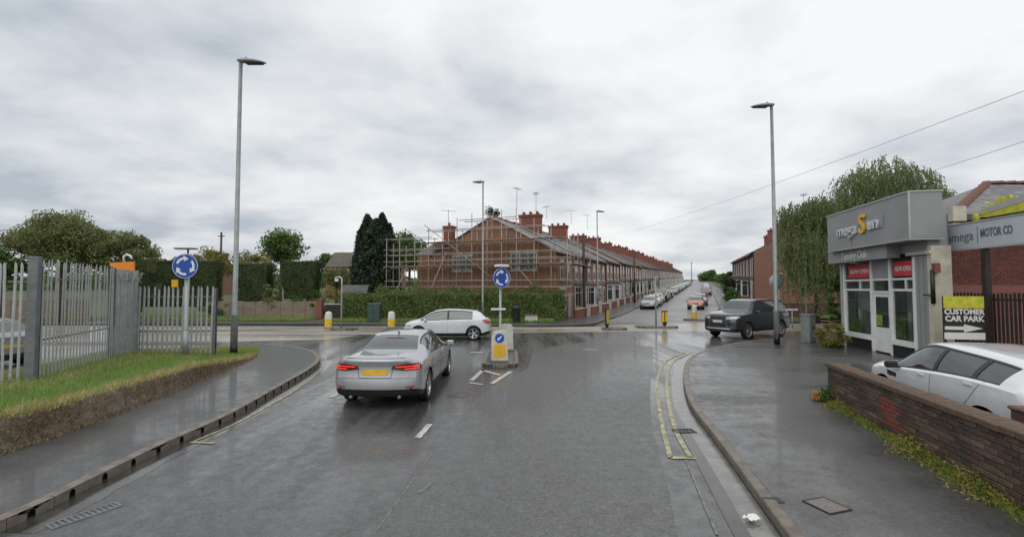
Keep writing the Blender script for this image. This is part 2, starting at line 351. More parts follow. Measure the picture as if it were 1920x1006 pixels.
def sheet(name, poly, z, m, parent=None):      # polygon sheet, triangulated
    bm = bmesh.new(); vs = [bm.verts.new((p[0], p[1], z)) for p in poly]; f = bm.faces.new(vs); f.normal_update()
    if f.normal.z < 0: f.normal_flip(); f.normal_update()
    bmesh.ops.triangulate(bm, faces=[f])
    me = bpy.data.meshes.new(name); bm.to_mesh(me); bm.free(); me.materials.append(m); return link(name, me, parent)
def slab(name, poly, z0, z1, m, parent=None):
    bm = bmesh.new(); vs = [bm.verts.new((p[0], p[1], z1)) for p in poly]; f = bm.faces.new(vs); f.normal_update()
    if f.normal.z < 0: f.normal_flip()
    r = bmesh.ops.extrude_face_region(bm, geom=[f]); 
    for g in r['geom']:
        if isinstance(g, bmesh.types.BMVert): g.co.z = z0
    bmesh.ops.recalc_face_normals(bm, faces=bm.faces); bmesh.ops.triangulate(bm, faces=[f for f in bm.faces if len(f.verts) > 4])
    me = bpy.data.meshes.new(name); bm.to_mesh(me); bm.free(); me.materials.append(m); return link(name, me, parent)
def ribbon(name, pts, w, z, m, parent=None):
    a = offset(pts, w/2); b = offset(pts, -w/2); mb = MB()
    n = len(pts); mb.add([(p.x, p.y, z) for p in a]+[(p.x, p.y, z) for p in b], [(i+n, i+1+n, i+1, i) for i in range(n-1)])
    return face_up(mb.build(name, m, parent))
def text_mesh(txt, size, ext, bold=0, align='CENTER'):
    c = bpy.data.curves.new('t', 'FONT'); c.body = txt; c.size = size; c.extrude = ext; c.offset = bold; c.align_x = align; c.align_y = 'CENTER'; c.resolution_u = 3
    o = bpy.data.objects.new('t', c); S.collection.objects.link(o); dg = bpy.context.evaluated_depsgraph_get(); dg.update()
    me = bpy.data.meshes.new_from_object(o.evaluated_get(dg)); bpy.data.objects.remove(o); bpy.data.curves.remove(c); me.materials.clear(); return me
def text(name, txt, size, m, parent, loc, rot, ext=.004, bold=0, align='CENTER', sx=1):
    me = text_mesh(txt, size, ext, bold, align); me.materials.append(m); o = link(name, me, parent, loc); o.rotation_euler = rot; o.scale.x = sx; return o
# ---- foliage
def leaves_mesh(name, P, size, m, droop=0, aspect=1.0, up=None, nrm=None):
    n = len(P); sz = size*(.6+.8*rng.random(n))[:, None]
    a = rng.normal(size=(n, 3)); 
    if nrm is not None: 
        w = nrm+rng.normal(size=(n, 3))*.55; a = np.cross(w, rng.normal(size=(n, 3)))
    if droop: a = a*(1-droop); a[:, 2] -= droop*2.2
    a /= np.linalg.norm(a, axis=1)[:, None]+1e-9
    b = rng.normal(size=(n, 3)) if nrm is None else np.cross(a, w)
    b -= a*(a*b).sum(1)[:, None]; b /= np.linalg.norm(b, axis=1)[:, None]+1e-9
    a = a*sz*aspect; b = b*sz*.5
    V = np.stack([P-a*.5, P+b*.6, P+a*.5, P-b*.6], 1).reshape(-1, 3)
    me = bpy.data.meshes.new(name); me.vertices.add(4*n); me.vertices.foreach_set('co', V.astype(np.float32).ravel())
    me.loops.add(4*n); me.loops.foreach_set('vertex_index', np.arange(4*n, dtype=np.int32)); me.polygons.add(n)
    me.polygons.foreach_set('loop_start', np.arange(0, 4*n, 4, dtype=np.int32)); me.polygons.foreach_set('loop_total', np.full(n, 4, dtype=np.int32))
    me.update(calc_edges=True); me.materials.append(m); return me
def clumps(c, rad, nc, per, csize, flat=1.0, fill=.35, bottom=-1):
    c = np.array(c); rad = np.array(rad); out = []
    cc = []
    while len(cc) < nc:
        p = rng.normal(size=3); p /= np.linalg.norm(p); p *= (fill+(1-fill)*rng.random())**.5*(.75+.3*rng.random())
        if p[2] < bottom: continue
        cc.append(c+p*rad)
    for q in cc:
        s = csize*(.6+.8*rng.random()); k = int(per*(.6+.8*rng.random()))
        d = rng.normal(size=(k, 3)); d /= np.linalg.norm(d, axis=1)[:, None]; d *= (rng.random((k, 1))**.45)*s; d[:, 2] *= .75*flat
        out.append(q+d)
    return np.concatenate(out), cc
def tree(name, label, cat, base, top_z, c, rad, nc, per, csize, leaf, lsize, trunk_r=.18, group=None, bottom=-.9, **kw):
    root = thing(name, label, cat, base, 0, group); b = Vector(base)
    P, cc = clumps(Vector(c)-b, rad, nc, per, csize, bottom=bottom)
    link('crown', leaves_mesh('crown', P, lsize, leaf, **kw), root)
    mb = MB(); ctr = Vector(c)-b; mid = Vector((ctr.x*.5, ctr.y*.5, (ctr.z-rad[2]*.6)))
    mb.tube([(0, 0, -.1), mid*.5, mid, ctr+Vector((0, 0, rad[2]*.4))], [trunk_r*1.3, trunk_r, trunk_r*.85, trunk_r*.25], 8)
    mb.build('trunk', M['bark'], root); lb = MB()
    for q in cc[:min(len(cc), 16)]:
        q = Vector(q); s0 = mid.lerp(ctr, random.random()*.8); lb.tube([s0, s0.lerp(q, .5)+Vector((0, 0, .1)), q], [trunk_r*.4, trunk_r*.22, .02], 5)
    lb.build('branches', M['bark'], root)
    return root
def block_hedge(name, label, cat, corners, z0, z1, leaf, lsize, n, flare=0, group=None, jitter=.08, wob=.12, coremat=None):
    # corners: footprint quad (4 points); rounded leafy block
    cs = [Vector((p[0], p[1])) for p in corners]; ctr = sum(cs, Vector((0, 0)))/4
    root = thing(name, label, cat, (ctr.x, ctr.y, z0), 0, group); cl = [c_-ctr for c_ in cs]; H = z1-z0
    def pt(u, v, w):
        a = cl[0].lerp(cl[1], u); b = cl[3].lerp(cl[2], u); p = a.lerp(b, v)*(1+flare*(w-.5)); return Vector((p.x, p.y, w*H))
    P = []; Nn = []
    areas = [((cl[1]-cl[0]).length*H), ((cl[2]-cl[1]).length*H), ((cl[2]-cl[3]).length*H*.3), ((cl[3]-cl[0]).length*H), ((cl[1]-cl[0]).length*(cl[3]-cl[0]).length)]
    tot = sum(areas)
    for fi, ar in enumerate(areas):
        for _ in range(int(n*ar/tot)):
            a, b = random.random(), random.random()
            u, v, w = [(a, 0, b), (1, a, b), (a, 1, b), (0, a, b), (a, b, 1)][fi]
            p = pt(u, v, w); nv = [(cl[0]-cl[3]), (cl[1]-cl[0]), (cl[3]-cl[0]), (cl[0]-cl[1]), None][fi]
            nv = Vector((0, 0, 1)) if nv is None else Vector((nv.x, nv.y, 0)).normalized()
            k = wob*(math.sin(p.x*2.1+p.z*1.7)+math.sin(p.x*4.7+1+p.z*3.9)*.5+math.sin(p.y*3.3))*.6+random.gauss(0, jitter)
            P.append(p+nv*k); Nn.append(nv)
    link('foliage', leaves_mesh('foliage', np.array(P), lsize, leaf, nrm=np.array(Nn)), root)
    mb = MB(); s = .93; vs = []; LX = (cl[1]-cl[0]).length; LY = max(.6, (cl[3]-cl[0]).length); gap_ = .06+jitter*3.2; ix = 1-gap_/LX; iy = 1-gap_/LY
    for w in (0, 1):
        for u, v in ((0, 0), (1, 0), (1, 1), (0, 1)):
            p = pt(u, v, w); vs.append((p.x*ix, p.y*iy, p.z*(1 if w == 0 else 1-gap_*.25/H)))
    mb.add(vs, [(3,2,1,0),(4,5,6,7),(0,1,5,4),(1,2,6,5),(2,3,7,6),(3,0,4,7)])
    mb.build('inner_growth', coremat or leaf, root); return root
def blades(name, pts, h, w, m, lean=.35):
    n = len(pts); P = np.array(pts); H = h*(.5+.9*rng.random(n))[:, None]
    an = rng.random(n)*6.283; u = np.stack([np.cos(an), np.sin(an), np.zeros(n)], 1)*w; ln = rng.normal(size=(n, 3))*lean; ln[:, 2] = 1
    V = np.stack([P-u, P+u, P+ln*H], 1).reshape(-1, 3); me = bpy.data.meshes.new(name); me.vertices.add(3*n); me.vertices.foreach_set('co', V.astype(np.float32).ravel())
    me.loops.add(3*n); me.loops.foreach_set('vertex_index', np.arange(3*n, dtype=np.int32)); me.polygons.add(n)
    me.polygons.foreach_set('loop_start', np.arange(0, 3*n, 3, dtype=np.int32)); me.polygons.foreach_set('loop_total', np.full(n, 3, dtype=np.int32))
    me.update(calc_edges=True); me.materials.append(m); return me
# ================================================================== THE SETTING
mb = MB(); ts = [-900, 4, 5, 6, 7, 8, 9, 10, 11, 12, 60, 430, 1500]
for t in ts:
    for q in (-1200, 0, 1200):
        p = A0+sv*t+qv*q; mb.v.append((p.x, p.y, hh(t)-.03))
for i in range(len(ts)-1):
    for k in range(2): a = i*3+k; mb.f.append((a, a+1, a+4, a+3)); mb.m.append(0); mb.sm.append(False)
struct(face_up(mb.build('ground', M['ground'])))
struct(sheet('road', [(-60, -8), (60, -8), (60, 37), (24, 37), (21, 38), (3, 38), (3, 34), (-60, 34)], 0.0, M['road']))
def strip(name, q0, q1, t0, t1, z, m, t_list=None, thick=0):
    mb = MB(); tl = [t for t in [t0, *range(int(t0)+1, 14), *range(20, 440, 20), t1] if t0 <= t <= t1]; tl = sorted(set(tl))
    for t in tl:
        for q in (q0, q1): mb.v.append(tuple(street(t, q, z)))
        if thick: mb.v.append(tuple(street(t, q1 if q1 < 8 else q0, z-thick)))
    w = 3 if thick else 2
    for i in range(len(tl)-1):
        a = i*w; mb.f.append((a, a+1, a+w+1, a+w)); mb.m.append(0); mb.sm.append(False)
        if thick:
            e = 1 if q1 < 8 else 0; mb.f.append((a+e, a+2, a+w+2, a+w+e)); mb.m.append(0); mb.sm.append(False)
    return face_up(mb.build(name, m))
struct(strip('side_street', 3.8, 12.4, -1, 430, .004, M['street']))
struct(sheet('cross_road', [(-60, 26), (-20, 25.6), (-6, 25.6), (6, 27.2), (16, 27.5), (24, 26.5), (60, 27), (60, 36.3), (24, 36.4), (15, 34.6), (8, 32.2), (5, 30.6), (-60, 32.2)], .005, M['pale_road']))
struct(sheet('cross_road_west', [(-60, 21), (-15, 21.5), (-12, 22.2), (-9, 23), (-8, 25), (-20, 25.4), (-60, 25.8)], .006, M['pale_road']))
# overlay strip of newer asphalt with its seam
seam = [G(700, 1003), G(770, 905), G(830, 825), G(880, 765), G(925, 725)]
struct(sheet('road_patch', [G(700, 1003), *seam[1:], G(990, 690), G(1000, 655), G(1100, 640), G(1225, 650), G(1222, 700), G(1218, 740), G(1222, 800), G(1250, 900), G(1270, 1003), (G(1270, 1003).x, 3, 0), (G(700, 1003).x-.4, 3, 0)], .004, M['road2']))
m_ = ribbon('road_seam', seam, .022, .0065, M['worn_line']); struct(m_)
# gutter puddles
# left pavement
LK = catmull([(-5.55, 1.0, 0), G(0, 975, .12).to_2d().to_3d(), *[G(x, y, .12) for x, y in ((150, 905), (300, 833), (430, 775), (520, 725), (578, 692), (600, 672), (588, 657), (545, 648), (480, 643), (400, 640))], (-18, 21.0, 0), (-26, 21, 0)], 6)
LK = [Vector((p.x, p.y, 0)) for p in LK]
lp = offset(LK, .13)                                     # inner edge of the kerb
lpave = struct(slab('pavement', [(p.x, p.y) for p in lp]+[(-60, 20.9), (-60, 1)], -.05, .118, M['pave']))
struct(sheet('yard', [(-60, 1.5), (-14, 1.5), (-11.6, 10.7), (-12.6, 14.6), (-12.5, 15.9), (-12.4, 19.6), (-60, 19.6)], .126, M['yard']))
struct(ribbon('wet_gutter', [p+Vector((.02*math.sin(i*1.7),0,0)) for i, p in enumerate(offset(LK[6:44], -.2))], .38, .003, M['wet']))
stones = resample(LK, .5)
def kerb_block(L, w, h, hole=False):
    mb = MB()
    if not hole: mb.box(0, 0, 0, L, w, h, bev=.012); return mb
    # combined drain kerb: block with a round-headed slot through its road face
    mb.box(0, .05, 0, L, w, h, bev=.008); r = .045; cx, cz = L/2, .055
    pts = [(cx-r, 0.0)]+[(cx-r*math.cos(a), cz+r*math.sin(a)) for a in [math.pi*k/8 for k in range(9)]]+[(cx+r, 0.0)]
    outer = [(0, 0), (0, h-.012), (L, h-.012), (L, 0)]
    for y in (0.0,):
        ring = pts; top = len(ring); vs = [(p[0], y, p[1]) for p in ring]+[(0, y, 0), (0, y, h-.008), (cx, y, h-.008), (L, y, h-.008), (L, y, 0)]
        fs = [(top, top+1, 1, 0)]+[(top+1, top+2, k+1, k) for k in range(1, 5)]+[(top+2, top+3, k+1, k) for k in range(5, 9)]+[(5, top+2, top+2)][:0]+[(top+3, top+4, 10, 9)]
        mb.add(vs, fs)
    mb.add([(p[0], 0, p[1]) for p in pts]+[(p[0], .05, p[1]) for p in pts], [(k, k+1, k+12, k+11) for k in range(10)], 1)
    mb.add([(p[0], .049, p[1]) for p in pts], [tuple(range(11))], 1)
    mb.add([(0, 0, h-.008), (L, 0, h-.008), (L, .051, h), (0, .051, h)], [(0, 1, 2, 3)])
    return mb
KB = [None]
def lay_kerb(line, name, L, w, h, m, parent, hole=None, n0=0, n1=9999, gap=.006, side=1):
    st = resample(line, L); pro = {}
    for i in range(max(n0, 0), min(len(st)-1, n1)):
        a, b = st[i], st[i+1]; d = b-a; ln = d.length; hk = bool(hole and hole(i))
        if hk not in pro:
            o = kerb_block(L-gap, w, h, hk).build(name, [m, M['hole']], parent); recalc(o); pro[hk] = o
        else: o = pro[hk].copy(); S.collection.objects.link(o)
        o.scale = (ln/L, side, 1); o.location = (a.x, a.y, random.uniform(-.003, .003)); o.rotation_euler = (0, 0, math.atan2(d.y, d.x)); o.parent = parent
lay_kerb(LK, 'kerb_stone', .5, .135, .125, M['kerb_dark'], lpave, hole=lambda i: i < 34, side=1)
# right pavement
RK = catmull([(2.05, 1.0, 0), (2.45, 3.2, 0), *[G(x, y, .12) for x, y in ((1480, 1003), (1404, 900), (1340, 815), (1300, 765), (1286, 735), (1281, 700), (1290, 672), (1320, 656), (1380, 642), (1450, 634))], (15.5, 23.6, 0), (22, 23.9, 0), (40, 24.2, 0)], 6)
RK = [Vector((p.x, p.y, 0)) for p in RK]
rp = offset(RK, -.14)
rpave = struct(slab('pavement', [(p.x, p.y) for p in rp]+[(60, 24.1), (60, 1)], -.05, .118, M['pave']))
struct(ribbon('gutter_channel', offset(RK[3:62], .155), .28, .007, M['water']))
struct(ribbon('wet_gutter', offset(RK[3:40], .38), .17, .0065, M['wet']))
lay_kerb(RK, 'kerb_stone', .9, .145, .125, M['kerb_wet'], rpave, side=-1)
struct(ribbon('channel_edge', [G(x, y) for x, y in ((1345, 1003), (1322, 950), (1300, 895), (1286, 862))], .03, .009, M['worn_line']))
# far pavements
FK = catmull([(-60, 32.2, 0), (-30, 32.1, 0), (-12, 31.6, 0), (-2, 30.6, 0), (3, 30.5, 0), (5.2, 31.6, 0), street(-1.5, 3.85), street(1.5, 3.85), street(4, 3.85)], 5)
FK = [Vector((p.x, p.y, 0)) for p in FK]
fp = struct(slab('pavement', [(p.x, p.y) for p in FK]+[(street(4, 1.6).x, street(4, 1.6).y), (street(-2, -2).x, street(-2, -2).y), (-60, 36.5)], -.05, .12, M['pave']))
o = ribbon('kerb', offset(FK, .07), .15, .126, M['kerb'], fp)
mb = MB(); n = len(FK); mb.add([(p.x, p.y, -.01) for p in FK]+[(p.x, p.y, .126) for p in FK], [(i, i+1, i+1+n, i+n) for i in range(n-1)]); mb.build('kerb_face', M['kerb_dark'], fp)
struct(strip('pavement', 1.6, 3.85, 4, 300, .12, M['pave'], thick=.13)); struct(strip('kerb', 3.72, 3.86, 4, 300, .128, M['kerb'], thick=.13))
FK2 = catmull([street(4, 12.4), street(1, 12.6), (20.5, 33.6, 0), (24, 34.6, 0), (30, 35.4, 0), (60, 36.2, 0)], 5); FK2 = [Vector((p.x, p.y, 0)) for p in FK2]
fp2 = struct(slab('pavement', [(p.x, p.y) for p in FK2]+[(60, 39), (street(4, 20).x, street(4, 20).y), (street(4, 14.2).x, street(4, 14.2).y)], -.05, .12, M['pave']))
ribbon('kerb', offset(FK2, .07), .15, .126, M['kerb'], fp2)
struct(strip('pavement', 12.4, 14.4, 4, 300, .12, M['pave'], thick=.13)); struct(strip('kerb', 12.38, 12.52, 4, 300, .128, M['kerb'], thick=.13))
struct(sheet('grass_verge', [(-60, 34.2), (-15.2, 34.2), (-15.2, 37.5), (-60, 37.5)], .135, M['soil_grass']))
struct(sheet('grass_verge', [(-13.6, 33.4), (2.8, 32.9), (3.2, 36), (-13.6, 36)], .135, M['soil_grass']))
struct(sheet('grass_verge', [(24.5, 37.0), (50, 38.2), (50, 41), (24.5, 40.6)], .135, M['soil_grass']))
struct(sheet('garden_soil', [(-60, 37.5), (-15.2, 37.5), (-13.6, 36), (3.2, 36), (4.4, 37), (3.0, 38), (-8, 60), (-60, 60)], .06, M['soil_grass']))
def scatter_quad(a, b, c, d, n, z):
    out = []
    for _ in range(n):
        u, v = random.random(), random.random(); x = (a[0]*(1-u)+b[0]*u)*(1-v)+(d[0]*(1-u)+c[0]*u)*v; y = (a[1]*(1-u)+b[1]*u)*(1-v)+(d[1]*(1-u)+c[1]*u)*v; out.append((x, y, z))
    return out
stuff(link('grass', blades('grass', scatter_quad((-36, 34.3), (-15.3, 34.3), (-15.3, 36.9), (-36, 36.9), 15000, .13)+scatter_quad((-13.6, 33.5), (2.8, 33), (3.2, 35), (-13.6, 35), 12000, .13)+scatter_quad((24.5, 37), (44, 38), (44, 40), (24.5, 40), 7000, .13), .16, .03, L_['grass'])), 'mown green grass on the far roadside verges', 'grass')
# ---- the raised grass bank on the left
E_ = [Vector((-8.1, 2.0, 0)), Vector((-7.95, 5.0, 0)), G(0, 848, .12), G(150, 797, .12), G(300, 741, .12), G(372, 712, .12), G(425, 691, .12), G(462, 675, .12), G(474, 667, .12)]
B_ = [Vector((-14.5, 2.0, 0)), Vector((-14.0, 5.0, 0)), Vector((-13.6, 8.6, 0)), Vector((-12.7, 11.3, 0)), Vector((-13.4, 14.6, 0)), Vector((-13.4, 16.4, 0)), Vector((-12.6, 17.6, 0)), Vector((-11.6, 18.6, 0)), Vector((-10.3, 18.9, 0))]
Hh = [.44, .44, .44, .42, .38, .32, .17, .04, .015]
E2 = catmull([(p.x, p.y, h) for p, h in zip(E_, Hh)], 14); B2 = catmull([(p.x, p.y, h) for p, h in zip(B_, [.3, .3, .3, .28, .25, .22, .12, .03, .01])], 14)
def nz(x, y, s=1): return (math.sin(x*3.1*s+y*1.7*s)+math.sin(x*1.3*s-y*4.3*s+1)+math.sin(y*7.9*s+x*2.2*s)*.5)/2.5
us = [0, .012, .03, .05, .10, .2, .3, .45, .6, .8, 1]
mb = MB(); W = len(us); top_pts = []
for i, (e, b) in enumerate(zip(E2, B2)):
    h = max(0, e.z)
    for k, u in enumerate(us):
        x = e.x*(1-u)+b.x*u; y = e.y*(1-u)+b.y*u
        zz = .115 if k == 0 else .12+h*(.45 if k == 1 else .85 if k == 2 else 1) if k < 4 else .12+h*(1-u)+b.z*u
        dd = nz(x*2, y*2)*.05*(0 if k == 0 else 1)
        if k < 4: x += dd*.8-(.04 if k == 1 else 0)
        mb.v.append((x, y, zz+(dd*.5 if k else 0)))
for i in range(len(E2)-1):
    for k in range(W-1):
        a = i*W+k; mb.f.append((a, a+1, a+W+1, a+W)); mb.m.append(0 if k < 3 else 1); mb.sm.append(True)
bank = struct(recalc(mb.build('grass_bank', [M['earth'], M['soil_grass']])))
def bank_pt(i, u):
    e, b = E2[i], B2[i]; h = max(0, e.z); x = e.x*(1-u)+b.x*u; y = e.y*(1-u)+b.y*u
    return (x, y, .12+h*(1-u)+b.z*u+nz(x*2, y*2)*.025)
gp = []; dp = []; mp_ = []
for _ in range(60000):
    fi = random.random()**.8; i = min(len(E2)-1, int(fi*len(E2))); u = .03+.97*random.random()**1.4; x, y, z = bank_pt(i, u); x += random.gauss(0, .06); y += random.gauss(0, .12)
    s_ = nz(x*1.1, y*.9)+random.gauss(0, .25)
    (dp if (u < .09 and random.random() < .75) or (s_ > .95) or (u > .42 and random.random() < .25) else gp).append((x, y, z-.01))
for _ in range(26000):
    i = random.randrange(0, len(E2)-16); e = E2[i]; k = random.random(); mp_.append((e.x-.02-k*.12+random.gauss(0, .04), e.y+random.gauss(0, .09), .12+max(0, e.z)*k**.8))
stuff(link('grass', blades('grass', gp, .10, .007, L_['grass'], .5)), 'bright green rough grass on the raised bank by the palisade fence', 'grass')
stuff(link('dry_grass', blades('dry_grass', dp, .12, .007, L_['dry'], .7)), 'dry straw coloured grass along the edge of the bank', 'grass')
stuff(link('moss', blades('moss', mp_, .026, .008, L_['moss'], .8)), 'brown matted growth on the face of the low bank', 'moss')
fr = []
for i in range(len(E2)-6):
    e = E2[i]
    for _ in range(90): fr.append((e.x+.04+random.gauss(0, .05), e.y+random.gauss(0, .08), .12))
stuff(link('dry_grass', blades('dry_grass', fr, .05, .008, L_['moss'], .8)), 'thin brown growth at the foot of the bank by the pavement', 'grass')
st_ = thing('tree_stump', 'broken brown stump at the end of the grass bank', 'stump', at(388, 690, G(388, 700, .12).y+.15))
st_.location.z = .25; mb = MB()
for k in range(7):
    a = k*.9; mb.tube([(math.cos(a)*.09, math.sin(a)*.09, -.25), (math.cos(a)*.11, math.sin(a)*.1, .04), (math.cos(a)*.10, math.sin(a)*.08, .12+.1*random.random())], [.09, .075, .03], 6)
mb.build('stump_wood', M['bark'], st_)
# ---- painted markings
def quadline(name, a, b, w, m, z=.008, parent=None): return ribbon(name, [a, (a+b)/2, b], w, z, m, parent)
for (a, b, w) in (((906, 693), (884, 713), .13), ((902, 693), (938, 703), .13), ((958, 696), (922, 719), .13), ((880, 717), (906, 721), .10), ((882, 660.5), (906, 660.5), .22), ((806, 795), (783, 821), .11), ((648, 731), (620, 745), .14), ((1093, 655), (1120, 655), .12)):
    struct(quadline('road_marking', G(*a), G(*b), w, M['white_line']))
for (a, b, w) in (((810, 905), (785, 925), .05),):
    struct(quadline('worn_marking', G(*a), G(*b), w, M['worn_line']))
def curve_line(pts, w, name='yellow_line'): return struct(ribbon(name, catmull([G(*p) for p in pts], 6), w, .011, M['yellow_line']))
curve_line([(1257, 858), (1243, 804), (1234, 754), (1231, 724), (1238, 693), (1253, 674), (1285, 660)], .075)
curve_line([(1295, 858), (1271, 816), (1257, 773), (1250, 724), (1254, 692), (1268, 673), (1296, 662)], .075)
curve_line([(1257, 858), (1280, 858.5), (1305, 859)], .09)
curve_line([(362, 828), (440, 795), (500, 763), (548, 735), (588, 705), (607, 685), (611, 668)], .05)
curve_line([(358, 829), (382, 830), (403, 831)], .08)
# ---- drain grates, covers, litter
def grate(name, label, c, w, l, rz, nb, m=M['iron']):
    r_ = thing(name, label, 'drain grate', c, rz); mb = MB(); b = .03
    mb.box(-w/2, -l/2, 0, w/2, -l/2+b, .022); mb.box(-w/2, l/2-b, 0, w/2, l/2, .022); mb.box(-w/2, -l/2+b, 0, -w/2+b, l/2-b, .022); mb.box(w/2-b, -l/2+b, 0, w/2, l/2-b, .022); mb.build('frame', m, r_)
    mb = MB(); mb.box(-w/2+b, -l/2+b, 0, w/2-b, l/2-b, .004); mb.build('pit', M['hole'], r_)
    p0 = None
    for k in range(nb):
        x = -w/2+b+(w-2*b)*(k+.5)/nb
        if not p0: mb = MB(); mb.box(-.012, -l/2+b, .006, .012, l/2-b, .02); p0 = mb.build('bar', m, r_, (x, 0, 0))
        else: o = p0.copy(); S.collection.objects.link(o); o.location.x = x
grate('drain_grate', 'black iron drain grate across the right gutter by the double yellow lines', G(1283, 808)+Vector((0, 0, -.006)), .36, .22, R(4), 5)
grate('drain_grate', 'wet drain grate half under water in the left gutter near the drain kerb', G(160, 965)+Vector((0, 0, -.012)), .62, .20, R(62), 11, M['galv_dark'])
ub = thing('utility_cover', 'rectangular concrete utility cover set in the right pavement', 'manhole cover', G(1550, 947, .119)); ub.rotation_euler.z = R(18); ub.scale = (.62, .62, 1)
mb = MB(); mb.box(-.23, -.24, 0, .23, .24, .008); mb.build('cover', M['manhole'], ub)
mb = MB(); mb.box(-.26, -.27, 0, .26, -.243, .011); mb.box(-.26, .243, 0, .26, .27, .011); mb.box(-.26, -.243, 0, -.233, .243, .011); mb.box(.233, -.243, 0, .26, .243, .011); mb.build('rim', M['iron'], ub)
ub = thing('utility_cover', 'small dark square cover in the right pavement beside the kerb', 'manhole cover', G(1450, 937, .119)); ub.scale = (.7, .7, 1); mb = MB(); mb.box(-.13, -.1, 0, .13, .1, .006); mb.build('cover', M['iron'], ub)
mc = thing('manhole_cover', 'round rusty manhole cover in the lane behind the silver saloon', 'manhole cover', G(860, 740)); mb = MB(); mb.lathe([(0, .010), (.22, .010), (.235, .004)], 24); mb.build('cover', mat('rusty_cover', (.10, .075, .065), .5, 0, .4, 12, .3, 60), mc)
mb = MB(); mb.lathe([(.237, .004), (.24, .010), (.262, .010), (.266, .002)], 24); mb.build('rim', mat('rusty_rim', (.085, .075, .07), .5, 0, .3, 12), mc)
pb = MB(); n = 6
for i in range(n):
    for j in range(n): pb.v.append(((i/(n-1)-.5)*.15, (j/(n-1)-.5)*.12, .02+random.random()*.035))
for i in range(n-1):
    for j in range(n-1): pb.f.append((i*n+j, (i+1)*n+j, (i+1)*n+j+1, i*n+j+1)); pb.m.append(0); pb.sm.append(False)
o = pb.build('litter', M['white'], None, G(1410, 977)+Vector((0, 0, .01)), .4); tag(o, 'crumpled white paper litter against the right kerb', 'litter')
